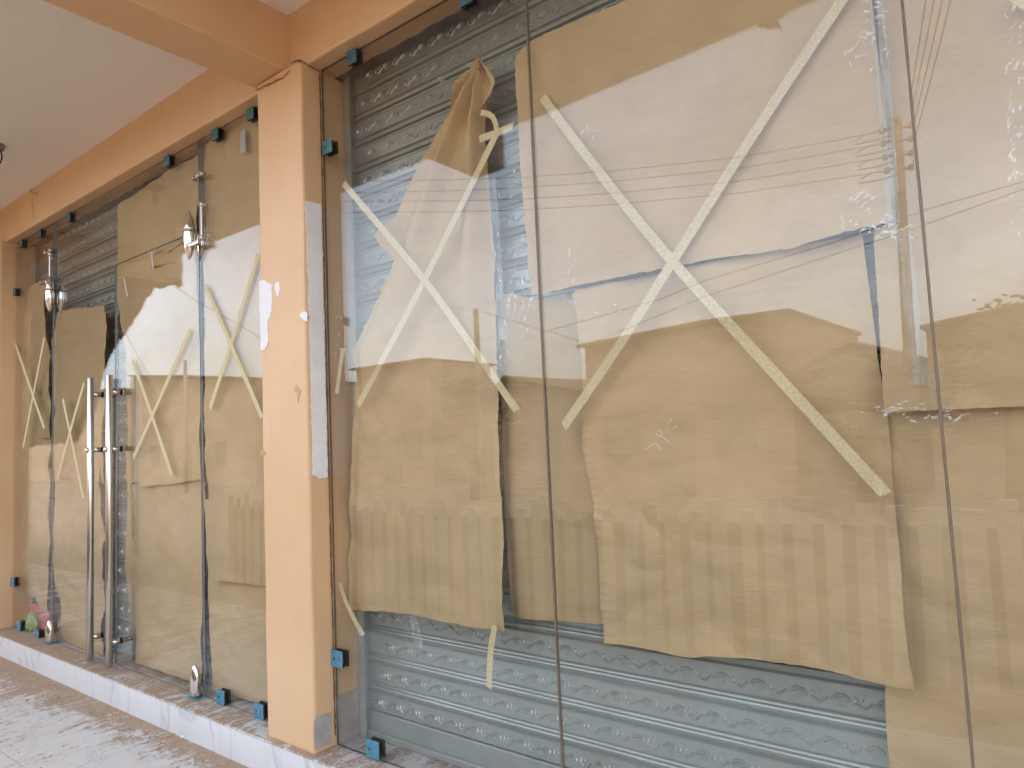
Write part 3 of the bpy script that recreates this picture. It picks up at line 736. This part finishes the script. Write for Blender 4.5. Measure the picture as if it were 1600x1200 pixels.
sheet('narrow kraft paper behind the farther door leaf, lower sheet', [(81, 700), (82, 800), (83, 900), (92, 1002)], [(163, 700), (162, 800), (160, 1035)], .060,
    bot=[(96, 1002), (120, 1014), (160, 1035)], nx=44, nz=80, sd=36, amp=1.1, m=M_kraftL, jag=(.005, .003, 0, .004))
sheet('kraft paper behind the narrow side pane next to the pillar, upper sheet', [(313, 232), (315, 480), (317, 700), (322, 908)], [(415, 150), (417, 500), (419, 916)], .034,
    bot=[(328, 908), (350, 908), (380, 912), (419, 916)], nx=40, nz=120, sd=39, amp=.7, m=M_kraftL, jag=(.002, 0, 0, .003))
sheet('kraft paper behind the narrow side pane next to the pillar, lower sheet', [(317, 780), (319, 950), (325, 1078)], [(422, 780), (424, 1108)], .055,
    bot=[(331, 1078), (370, 1090), (424, 1108)], nx=40, nz=60, sd=43, amp=.8, m=M_kraftL, jag=(.004, 0, 0, .004))
sheet('kraft paper behind the side pane at the far end of the doors, upper sheet', [(33, 466), (27, 600), (24, 688)], [(73, 438), (76, 650), (77, 684)], .045,
    top=[(33, 466), (45, 446), (73, 438)], bot=[(24, 688), (50, 686), (77, 684)], nx=30, nz=60, sd=47, amp=.9, m=M_kraftL, jag=(.003, .002, .004, .004))
sheet('kraft paper behind the side pane at the far end of the doors, lower sheet', [(26, 650), (25, 780), (24, 922)], [(76, 650), (74, 956)], .065,
    bot=[(24, 922), (50, 934), (58, 945), (74, 956)], nx=30, nz=60, sd=48, amp=1.0, m=M_kraftL, jag=(.003, .002, 0, .006))

# ------------------------------------------------------------------ masking tape
def tape(pts, w, label, Y=.0125, group='masking tape crossed on the glass', curl=0., m=M_tape, name='tape_strip', cat='tape'):
    P = densify([at(x, y, Y) for x, y in pts], .02); bm = bmesh.new(); Lv = []
    for _ in range(120 if len(P) > 20 else 3): P = [P[0]]+[(P[i-1]+P[i]*2+P[i+1])/4 for i in range(1, len(P)-1)]+[P[-1]]
    for i, p in enumerate(P):
        t = (P[min(i+1, len(P)-1)]-P[max(i-1, 0)]).normalized(); n_ = Vector((-t.z, 0, t.x))
        g = gy(p.x, p.z); yy = Y+g+curl*math.sin(i*.5)
        ww = w/2*(1+.05*noise.noise(p*20)); sk = 0
        if i in (0, len(P)-1): sk = .010
        a = p+n_*ww+t*sk*(.6 if i else -.4); b = p-n_*ww-t*sk*(.3 if i else .2)
        Lv.append([bm.verts.new((a.x, yy, a.z)), bm.verts.new((b.x, yy, b.z)), bm.verts.new((b.x, yy+.0008, b.z)), bm.verts.new((a.x, yy+.0008, a.z))])
    for A, B in zip(Lv, Lv[1:]):
        for k in range(4): bm.faces.new((A[k], A[(k+1) % 4], B[(k+1) % 4], B[k]))
    bm.faces.new(Lv[0]); bm.faces.new(Lv[-1])
    return tag(obj(name, bm, m), label, cat, group)
W = .030
tape([(537, 287), (665, 437), (807, 641)], W, 'tape strip of the crumpled paper cross starting by the pillar', .0118)
tape([(779, 202), (664, 437), (560, 633)], W, 'tape strip of the crumpled paper cross starting under the torn peak', .0130)
tape([(848, 153), (950, 288), (1050, 410), (1200, 572), (1383, 772)], W*1.05, 'long tape strip of the biggest cross ending low over the large creased paper', .0118)
tape([(1330, -18), (1190, 190), (1050, 410), (970, 538), (881, 666)], W*1.05, 'long tape strip of the biggest cross rising to its high far end', .0130)
G2 = 'loose bits of masking tape'
tape([(750, 217), (775, 208), (801, 197)], .028, 'short level tape bit right of the torn paper peak', .0142, G2)
tape([(752, 176), (764, 172), (772, 178), (776, 190), (775, 204)], .022, 'curled tape loop hanging under the torn paper peak', .017, G2, .004)
tape([(531, 912), (536, 935), (548, 957), (558, 975), (568, 992)], .026, 'loose tape bit curling off the lower paper corner beside the pillar', .020, G2, .003)
tape([(773, 978), (768, 1000), (764, 1020), (765, 1045), (765, 1074)], .026, 'loose tape tail dangling under the crumpled paper over the shutter', .030, G2, .004)
tape([(1586, -6), (1600, 4), (1640, 30)], .03, 'tape bit on the top corner of the pane beyond the last joint', .0118, G2)
for pts, lab in (([(24, 538), (45, 600), (69, 669)], 'tape strip falling toward the doors on the far side pane'), ([(69, 528), (54, 605), (36, 699)], 'tape strip falling away from the doors on the far side pane'),
                 ([(98, 624), (112, 690), (130, 778)], 'tape strip falling toward the handles on the farther door leaf'), ([(131, 599), (110, 670), (90, 747)], 'tape strip rising toward the handles on the farther door leaf'),
                 ([(207, 564), (236, 645), (268, 742)], 'tape strip falling toward the pillar on the nearer door leaf'), ([(297, 516), (255, 610), (209, 714)], 'tape strip rising toward the pillar on the nearer door leaf'),
                 ([(321, 447), (365, 548), (409, 652)], 'tape strip falling toward the pillar on the narrow side pane'), ([(404, 396), (365, 525), (328, 638)], 'tape strip rising toward the pillar on the narrow side pane')):
    tape(pts, .030, lab, -.0016-.0010*random.random())
tape([(231, 396), (238, 392), (248, 386)], .012, 'short level white tape bit under the door top edge', .0120, G2, m=M_white)
tape([(237, 392), (237, 405), (239, 420)], .013, 'short hanging white tape bit under the door top edge', .0132, G2, m=M_white)
tape([(194, 436), (196, 450), (199, 463)], .012, 'lone short white tape bit near the meeting edge of the doors', .0120, G2, m=M_white)
tape([(536, 545), (531, 575), (526, 615)], .026, 'pale yellow tape bit on the pane edge beside the pillar', .0125, G2)
tape([(258, 389), (266, 383), (276, 378), (287, 371)], .05, 'curled brown paper edge poking over the door top edge', .022, 'torn paper scraps', .006, M_kraft, 'paper_scrap', 'paper scrap')
GC = 'clear tape strips'
tape([(1368, -30), (1375, 60), (1386, 187), (1394, 300), (1397, 350)], .032, 'long pale strip standing in for the lighter gap left of the last joint', .0150, GC, m=M_clear, name='clear_tape_or_gap_strip', cat='clear tape')  # translucent strip added where the gap between papers looks lighter
tape([(1410, 360), (1424, 480), (1440, 600)], .035, 'crinkled clear tape running beside the last joint', .0150, GC, m=M_clear, name='clear_tape_or_gap_strip', cat='clear tape')
tape([(642, 962), (651, 985), (654, 1010)], .045, 'clear tape tab hanging below the crumpled paper', .02, GC, m=M_clear, name='clear_tape_or_gap_strip', cat='clear tape')
tape([(768, 280), (775, 380), (782, 470), (786, 530)], .04, 'crinkled clear tape along the straight edge of the crumpled paper', .0150, GC, m=M_clear, name='clear_tape_or_gap_strip', cat='clear tape')

# ------------------------------------------------------------------ adhesive smears and flecks on the glass
def residue(px, py, w, h, n, label, ang=0.):
    bm = bmesh.new(); rnd = random.Random(px*7+py)
    for i in range(n):
        a = rnd.gauss(0, w/2.6); b = rnd.gauss(0, h/2.6)
        c_ = at(px+a, py+b, .0112); th = ang+rnd.gauss(0, .5); L = rnd.uniform(.006, .03); ww = rnd.uniform(.0006, .0028)
        t = Vector((math.cos(th), 0, math.sin(th))); nn = Vector((-t.z, 0, t.x)); pts = []
        bend = rnd.uniform(-.6, .6)
        V1 = []; 
        for k in range(6):
            s = k/5-.5; q = c_+t*(L*s)+nn*(bend*L*(s*s-.1)); wk = ww*(1-abs(2*s)**2)+.0002
            g = gy(q.x, q.z)
            V1.append((bm.verts.new((q.x+nn.x*wk, .0108+g, q.z+nn.z*wk)), bm.verts.new((q.x-nn.x*wk, .0108+g, q.z-nn.z*wk))))
        for A, B in zip(V1, V1[1:]): bm.faces.new((A[0], A[1], B[1], B[0]))
    tag(obj('adhesive_smear', bm, M_res, recalc=False), label, 'smear', 'white adhesive smears on the glass', 'stuff')
for a in ((1340, 78, 50, 40, 26, 'curved white smear beneath the high end of the longest tape', .9), (1348, 325, 36, 46, 24, 'white smear above the notch beside the upright pale strip', .8),
          (1385, 358, 60, 22, 40, 'dense white smear in the notch at the last joint', .1), (893, 412, 20, 44, 18, 'white drip smear left of the biggest cross centre', 1.5),
          (918, 208, 28, 22, 16, 'small white smear beside the upper end of the biggest cross', .4), (818, 470, 40, 60, 44, 'white smear splash over the joint below the straight paper edge', 1.2),
          (795, 420, 30, 150, 60, 'streaky white smears over the strip of bare shutter', 1.5), (783, 545, 16, 40, 14, 'small white streaks at the edge of the crumpled paper', 1.4),
          (925, 478, 60, 24, 16, 'thin white smears under the torn seam left of the biggest cross', -.5), (1400, 640, 80, 14, 24, 'white smear along the paper overlap at the last joint', .1),
          (1372, 30, 40, 50, 22, 'white smear at the top of the upright pale strip', -.6), (1588, 150, 24, 240, 50, 'tall white smear near the edge of the pane beyond the last joint', 1.5),
          (690, 130, 10, 26, 8, 'tiny white smear on the dark shutter left of the torn peak', 1.4), (530, 500, 14, 150, 26, 'tall pale smear on the glass beside the pillar', 1.5),
          (1480, 648, 90, 16, 20, 'white flecks along the paper overlap beyond the last joint', -.2)):
    residue(*a)
def thread(pts, label):
    bm = bmesh.new(); P = densify([at(x, y, .0117) for x, y in pts], .006); P = [p+Vector((0, gy(p.x, p.z), 0)) for p in wob(P, .002)]
    tube(bm, P, .0009, 5); tag(obj('thread', bm, M_white), label, 'thread', 'white threads caught on the glass')
thread([(1008, 703), (1016, 697), (1025, 694), (1030, 698), (1034, 703)], 'white wavy thread below the looped thread')
thread([(1046, 692), (1036, 684), (1027, 680), (1026, 674), (1031, 672), (1035, 678), (1028, 683)], 'white looped thread on the large creased paper')
thread([(1042, 668), (1044, 662), (1050, 655)], 'short straight white thread above the looped thread')
thread([(1050, 670), (1053, 667), (1058, 668)], 'short curved white thread right of the looped thread')

# ------------------------------------------------------------------ plastic bags behind the far side pane
def bag(px0, py0, px1, py1, Y, col, label, sd):
    a = at(px0, py1, Y); b = at(px1, py0, Y); bm = bmesh.new()
    bmesh.ops.create_icosphere(bm, subdivisions=4, radius=1.)
    for v in bm.verts:
        n0 = v.co.copy(); k = 1+.35*noise.noise(n0*1.6+Vector((sd, 0, 0)))+.18*ridge(n0*3.2+Vector((0, sd, 0)))
        v.co = Vector(((a.x+b.x)/2+n0.x*k*(b.x-a.x)*.38, Y+n0.y*k*.035, max(ZS+.002, (a.z+b.z)/2+n0.z*k*(b.z-a.z)*.38)))
    m, nt, out = mat(label.split()[0]+'_bag'); k = N(nt)
    k.bsdf(out, col, .3, 0., k.bump(k.noise(k.pos(), 30, 5), .6, .01)); tag(obj('plastic_bag', bm, m, None, True), label, 'plastic bag')
bag(34, 945, 88, 1000, .095, (.55, .12, .13), 'red crumpled plastic bag low behind the far side pane', 3)
bag(40, 958, 62, 990, .050, (.28, .42, .14), 'green crumpled plastic bag in front of the red bag', 8)

# ------------------------------------------------------------------ across the street (seen mirrored in the glass)
M_wood = simple('weathered_pole', (.34, .27, .20), .9, 0., .2, 5, .4)
M_wire = simple('grey_cable', (.20, .20, .21), .6)
M_porc = simple('porcelain', (.30, .24, .20), .4)
YP = 12.
def upole(top, base_z, r, label, rack=True):
    root = empty('utility_pole', (top.x, top.y, base_z), label, 'utility pole')
    bm = bmesh.new(); tube(bm, [(top.x, top.y, base_z), (top.x, top.y, (top.z+base_z)/2), (top.x, top.y, top.z)], [r*1.35, r*1.15, r], 14); obj('shaft', bm, M_wood, root)
    return root
T1 = street(1393, 186, YP); pole = upole(T1, -.28, .085, 'tall weathered pole with four wire insulators across the street')
wy = [207, 226, 247, 268]; wl = [282, 300, 314, 331]; wm = [276, 292, 310, 327]
ins = []
for k in range(4):
    p = street(1372+k*3, wy[k], YP); ins.append(p)
    bm = bmesh.new(); tube(bm, [(p.x, p.y, p.z), (T1.x, T1.y, p.z+.02)], .02, 8); lathe(bm, (p.x, p.y, p.z-.05), [(.03, 0), (.055, .03), (.035, .06), (.055, .09), (.03, .11)], 12); obj('insulator', bm, M_porc, pole)
    q = Vector((2*T1.x-p.x, p.y, p.z-.05))
    bm = bmesh.new(); tube(bm, [(q.x, q.y, q.z), (T1.x, T1.y, q.z+.02)], .02, 8); lathe(bm, (q.x, q.y, q.z-.05), [(.03, 0), (.055, .03), (.035, .06), (.055, .09), (.03, .11)], 12); obj('insulator', bm, M_porc, pole)
    bm = bmesh.new(); e = p+Vector((-.42, 0, -.02)); tube(bm, [p, p+Vector((-.25, 0, .03)), e, e+Vector((-.04, 0, -.08)), p+Vector((-.15, 0, -.13)), Vector((T1.x, T1.y, p.z-.12))], .011, 6); obj('jumper_cable', bm, M_wire, pole)
def wire(P, label, r=.009, sag=0.):
    bm = bmesh.new(); n = 40; Q = []
    if len(P) == 2:
        for i in range(n+1):
            t = i/n; q = Vector(P[0]).lerp(Vector(P[1]), t); q.z -= sag*4*t*(1-t); Q.append(q)
    else: Q = [Vector(p) for p in P]
    tube(bm, Q, r, 6, False); tag(obj('power_line', bm, M_wire), label, 'power line', 'power lines over the street')
nth = ['topmost', 'second', 'third', 'lowest']
for k in range(4):
    # surveyed along the span; the line comes nearer the shop as it leaves the pole
    Xs = [1372+k*3, 1300, 1150, 947, 837, 700, 600, 538]
    a = wm[k]; b = wy[k]
    Ys = [b, b+ (a-b)*.20, b+(a-b)*.56, b+(a-b)*.87, a, (a+wl[k])/2+2, wl[k], wl[k]+1]
    Dp = [12, 11.9, 11.6, 11.2, 10.9, 10.5, 10.1, 9.8]
    P = [street(x, y, d) for x, y, d in zip(Xs, Ys, Dp)]
    P.append(P[-1]+(P[-1]-P[-2])*6)
    wire(P, '%s of the four parallel power lines leaving the insulator pole along the street' % nth[k])
for k in range(4):
    p = Vector((2*T1.x-ins[k].x, ins[k].y, ins[k].z-.05)); q0 = atz(1451+k*13, 0, p.z+.4); q = Vector((q0.x, -q0.y, q0.z)); e = p+(q-p)*1.6
    wire([p, e], '%s of the four power lines crossing from the insulator pole over the verandah' % nth[k], .0085, .1)
for pts, D_, lab in (([(845, 520), (1030, 466), (1100, 437), (1300, 379), (1423, 336), (1600, 287), (1750, 246)], 16, 'thin sloping power line below the parallel ones'),
                     ([(900, 545), (1100, 462), (1230, 420), (1447, 352), (1600, 299), (1750, 250)], 17, 'thin sloping power line lowest of the far pair'),
                     ([(240, 430), (276, 450), (309, 472), (370, 506), (406, 528), (500, 582)], 9, 'thin dark service cable dropping past the glass doors'),
                     ([(150, 440), (196, 522), (229, 581), (260, 636)], 9, 'thin dark service cable dropping steeply by the far awning'),
                     ([(755, 487), (900, 530), (1060, 610)], 14, 'thin service cable dropping from the short pole')):
    wire([street(x, y, D_) for x, y in pts], lab, .011)
T2 = street(743, 483, 13); upole(T2, -.28, .075, 'short weathered pole standing above the far roofs')
T3 = street(289, 563, 13); upole(T3, -.28, .07, 'thin distant pole seen through the nearer door leaf')
# metal frame on the skyline
fr = [street(x, y, 14) for x, y in ((1388, 552), (1408, 551), (1392, 640), (1412, 640))]
bm = bmesh.new(); zb = -.28
for p in (fr[0], fr[1]): tube(bm, [(p.x, p.y, zb), (p.x, p.y, p.z)], .03, 6)
for t in (0, .22, .45, .7): tube(bm, [(fr[0].x, fr[0].y, fr[0].z*(1-t)), (fr[1].x, fr[1].y, fr[0].z*(1-t))], .025, 6)
tag(obj('metal_frame', bm, M_wire), 'grey metal frame like a ladder standing across the street', 'frame')

# houses
M_roof = simple('rusty_roof_sheet', (.22, .12, .07), .7, .2, .3, 3, .2)
M_hwall = simple('earth_wall', (.34, .24, .16), .9, 0., .2, 2, .4)
M_hwin = simple('wood_shutters', (.20, .15, .10), .7)
M_hdoor = simple('old_door', (.24, .17, .11), .6)
def house(xa, xb, y, depth, ze, zr, label, ridge_x=.5, zeb=None):
    zeb = ze if zeb is None else zeb
    root = empty('house', ((xa+xb)/2, y, -.28), label, 'house', 'houses across the street')
    yb = y-depth; xr = xa+(xb-xa)*ridge_x
    bm = bmesh.new(); poly_plate(bm, [(xa, y, -.28), (xb, y, -.28), (xb, y, zeb), (xr, y, zr-.12), (xa, y, ze)], (0, -depth, 0)); obj('wall', bm, M_hwall, root)
    bm = bmesh.new()
    for (p, q) in (((xa-.06, ze-.02), (xr, zr)), ((xr, zr), (xb+.06, zeb-.02))):
        n = 40; A = []
        for i in range(n+1):
            yy = y+.35-(depth+.7)*i/n; w = .025*math.sin(i*PI)  # sheet ends
            A.append([bm.verts.new((p[0], yy, p[1])), bm.verts.new((q[0], yy, q[1])), bm.verts.new((q[0], yy, q[1]+.06+.02*(i % 2))), bm.verts.new((p[0], yy, p[1]+.06+.02*(i % 2)))])
        for a_, b_ in zip(A, A[1:]):
            for k in range(4): bm.faces.new((a_[k], a_[(k+1) % 4], b_[(k+1) % 4], b_[k]))
        bm.faces.new(A[0]); bm.faces.new(A[-1])
    obj('roof', bm, M_roof, root)
    wd = xb-xa
    for fx in (.2, .75):
        cx = xa+wd*fx; bm = bmesh.new(); box(bm, cx-.5, cx+.5, y-.05, y+.03, .8, 1.9); obj('window', bm, M_hwin, root)
    bm = bmesh.new(); box(bm, xa+wd*.48-.45, xa+wd*.48+.45, y-.05, y+.04, -.28, 1.8); obj('door', bm, M_hdoor, root)
a = street(914, 541, 14); r_ = street(1105, 504, 14); b = street(1240, 552, 14)
house(a.x, b.x, -14, 7, a.z, r_.z, 'wide gabled earth house facing the widest pane', (r_.x-a.x)/(b.x-a.x))
a = street(1240, 556, 15); r_ = street(1300, 550, 15); b = street(1440, 585, 15)
house(a.x, b.x, -15.2, 5, b.z+.35, r_.z+.15, 'small low gabled house next to the wide one')
a = street(1450, 512, 13); r_ = street(1640, 450, 13)
house(a.x, a.x+7, -13, 7, a.z, r_.z, 'house with a high slope facing the pane beyond the last joint', .6)
a = street(556, 573, 17); r_ = street(640, 577, 17); b = street(672, 578, 17)
house(a.x, b.x, -17, 3.6, a.z*.97, r_.z+.25, 'house facing the pane beside the pillar')
a = street(750, 592, 17); b = street(960, 610, 17)
house(a.x, b.x, -17.6, 6, b.z-.15, a.z, 'long low house between the two larger ones', .15)
a = street(210, 585, 17); b = street(398, 588, 17)
m_ = street(300, 590, 17)
house(a.x, b.x, -17, 7, a.z-.1, m_.z+.05, 'long house facing the glass doors', (m_.x-a.x)/(b.x-a.x), b.z-.1)
a = street(60, 600, 16)
house(a.x-14, a.x+22, -19, 9, 4.5, 6.0, 'largest house far along the street')
def mk_hill():
    m, nt, out = mat('scrub_hill'); k = N(nt); v = k.pos()
    c = k.mix(k.noise(v, .12, 8, .7), (.13, .09, .06), (.22, .16, .11)); k.bsdf(out, c, .95); return m
bm = bmesh.new(); nx, ny = 90, 14; V = []
for i in range(nx+1):
    row = []
    for j in range(ny+1):
        X = -140+200*i/nx; Yh = -45-70*j/ny; t = j/ny
        h = 5.2*math.sin(PI*min(1, t*1.1)*.5)*(1+.35*noise.noise((X*.03, Yh*.03, 1)))+.5*noise.noise((X*.2, Yh*.2, 4))*t
        row.append(bm.verts.new((X, Yh, -.30+h)))
    V.append(row)
for i in range(nx):
    for j in range(ny): bm.faces.new((V[i][j], V[i+1][j], V[i+1][j+1], V[i][j+1])).smooth = True
tag(obj('hill', bm, mk_hill()), kind='structure')
# bushy trees in front of the houses
def mk_leaf():
    m, nt, out = mat('dusty_leaf'); k = N(nt); v = k.pos()
    c = k.mix(k.noise(v, 3, 4), (.06, .075, .03), (.13, .13, .06)); k.bsdf(out, c, .7); return m
M_leaf = mk_leaf(); M_bark = simple('bark', (.16, .11, .075), .9, 0., .3, 8, .4)
def tree(px, py, Yp, r_, label, seed):
    c_ = street(px, py, Yp); rr = random.Random(seed); cz = c_.z-r_*.8; root = empty('bushy_tree', (c_.x, c_.y, -.28), label, 'tree', 'trees across the street')
    bm = bmesh.new(); tube(bm, [(c_.x, c_.y, -.28), (c_.x+.08, c_.y, cz*.5), (c_.x, c_.y, cz)], [.16, .12, .06], 9)
    for i in range(5):
        a_ = rr.uniform(0, 6.28); tube(bm, [(c_.x+.03, c_.y, cz*.6), (c_.x+math.cos(a_)*r_*.5, c_.y+math.sin(a_)*r_*.5, cz+rr.uniform(-.1, .4)*r_)], [.07, .025], 6)
    obj('trunk', bm, M_bark, root)
    bm = bmesh.new(); cl = [Vector((rr.gauss(0, .5)*r_, rr.gauss(0, .45)*r_, rr.uniform(-.5, .55)*r_)) for _ in range(15)]
    for i in range(1500):
        b_ = rr.choice(cl); q = Vector((c_.x, c_.y, cz))+b_+Vector((rr.gauss(0, .2), rr.gauss(0, .2), rr.gauss(0, .17)))*r_
        L = rr.uniform(.05, .11); d1 = Vector((rr.gauss(0, 1), rr.gauss(0, 1), rr.gauss(0, .6))).normalized()*L; d2 = d1.orthogonal().normalized()*L*.45
        bm.faces.new([bm.verts.new(q-d1), bm.verts.new(q+d2), bm.verts.new(q+d1), bm.verts.new(q-d2)])
    obj('crown', bm, M_leaf, root, recalc=False)
for a_ in ((735, 592, 13, .9, 'bushy tree between the two houses facing the pane beside the pillar', 2),
           (1345, 563, 12.2, .75, 'bushy tree hiding the small low house', 4),
           (1386, 596, 11, .7, 'small bushy tree at the foot of the insulator pole', 6), (1560, 478, 11.5, .9, 'bushy tree before the high sloped house', 5)):
    tree(*a_)
# picket fence between verandah and street
M_picket = simple('whitewashed_board', (.62, .58, .50), .8, 0., .25, 4, .3)
fence = empty('board_fence', (0, 0, 0), 'low fence of pale upright boards along the street in front of the shop', 'fence')
M_back = simple('dark_board', (.13, .11, .09), .85, 0., .15, 9, .3)
bm = bmesh.new(); box(bm, -8.7, 1.9, -3.075, -3.063, -.28, .70); obj('backing_board', bm, M_back, fence)
for z in (.15, .62):
    bm = bmesh.new(); box(bm, -8.7, 1.9, -3.12, -3.076, z-.04, z+.04); obj('rail', bm, M_picket, fence)
bm = bmesh.new(); box(bm, -8.68, -8.557, -3.060, -3.036, -.28, .84, bev=.006); pk = obj('board', bm, M_picket, fence); pk.data.transform(Matrix.Translation((8.6, 3.05, .28))); pk.location = (-8.6, -3.05, -.28); pk_o = Vector(pk.location)
rf = random.Random(4)
for i in range(1, 56):
    c_ = pk.copy(); COL.objects.link(c_); c_.parent = fence; c_.location = pk_o+Vector((i*.19+rf.uniform(-.012, .012), rf.uniform(-.002, .004), rf.uniform(-.07, .06))); c_.rotation_euler = (0, rf.uniform(-.012, .012), rf.uniform(-.025, .025)); c_.scale = (rf.uniform(.86, 1.06), 1, 1)
# torn tarpaulins on the verandah edge
M_tarp = simple('brown_tarpaulin', (.13, .095, .06), .7, 0., .2, 4, .4)
def tarp(pts, Yp, label, jag, thick=.006, name='tarpaulin'):
    P = [street(x, y, Yp) for x, y in pts]; Q = []
    for a, b in zip(P, P[1:]+P[:1]):
        k = max(1, int((b-a).length/.014))
        for i in range(k):
            q = a.lerp(b, i/k); Q.append(q+Vector((noise.noise(q*9)+.6*noise.noise(q*40), 0, noise.noise(q*9+Vector((3, 3, 3)))+.6*noise.noise(q*40+Vector((5, 2, 1)))))*jag)
    bm = bmesh.new(); poly_plate(bm, Q, (0, thick, 0)); tag(obj(name, bm, M_tarp), label, 'tarpaulin')
tarp([(20, 300), (120, 300), (240, 330), (284, 385), (283, 447), (240, 451), (218, 484), (196, 520), (178, 547), (164, 574), (150, 640), (120, 690), (20, 700)], 1.72, 'wide brown tarpaulin hanging torn from the far end of the verandah, lower edge extended', .035)  # seen only mirrored; lower edge extended to block sky in the doors
tarp([(1120, 50), (1160, 34), (1176, 31), (1185, 38), (1195, 42), (1205, 40), (1215, 47), (1208, 31), (1222, 22), (1240, 8), (1250, -25), (1200, -30), (1120, 30)], 1.61, 'small torn brown tarpaulin rag on the verandah edge', .022)

# ------------------------------------------------------------------ light
w = bpy.data.worlds.new('World'); S.world = w; w.use_nodes = True; nt = w.node_tree; nt.nodes.clear(); k = N(nt)
EL, ROT = math.radians(58), math.radians(28)
sky = k.n('ShaderNodeTexSky', sky_type='NISHITA', sun_disc=False, sun_elevation=EL, sun_rotation=ROT)
sky.dust_density = 3.0; sky.air_density = 1.0
hs = k.n('ShaderNodeHueSaturation'); hs.inputs['Saturation'].default_value = .44; hs.inputs['Value'].default_value = 1.8; k.l(sky.outputs[0], hs.inputs['Color'])
tc = k.n('ShaderNodeTexCoord'); mp = k.n('ShaderNodeMapping'); mp.inputs['Scale'].default_value = (1, 1, 2.6); k.l(tc.outputs['Generated'], mp.inputs[0])
cl = k.ramp(k.noise(mp.outputs[0], 2.3, 7, .6, .5), [(.35, .82), (.65, 1.2)])
cc = k.mix(1., hs.outputs[0], cl, 'MULTIPLY')
bg = k.n('ShaderNodeBackground'); bg.inputs['Strength'].default_value = .15; k.l(cc, bg.inputs['Color'])
o = k.n('ShaderNodeOutputWorld'); k.l(bg.outputs[0], o.inputs['Surface'])
ld = bpy.data.lights.new('sun', 'SUN'); ld.energy = .6; ld.angle = math.radians(10); ld.color = (1, .95, .87)
lo = bpy.data.objects.new('sun', ld); COL.objects.link(lo)
sd = Vector((math.sin(ROT)*math.cos(EL), math.cos(ROT)*math.cos(EL), math.sin(EL)))
lo.rotation_euler = sd.to_track_quat('Z', 'Y').to_euler(); lo.location = sd*30

S.render.engine = 'CYCLES'
S.cycles.use_denoising = True
S.cycles.max_bounces = 10; S.cycles.transparent_max_bounces = 24; S.cycles.diffuse_bounces = 5; S.cycles.glossy_bounces = 6
S.cycles.caustics_reflective = False; S.cycles.sample_clamp_indirect = 8
S.view_settings.view_transform = 'Standard'; S.view_settings.look = 'None'; S.view_settings.gamma = 1; S.view_settings.use_curve_mapping = False
S.view_settings.exposure = 1.66
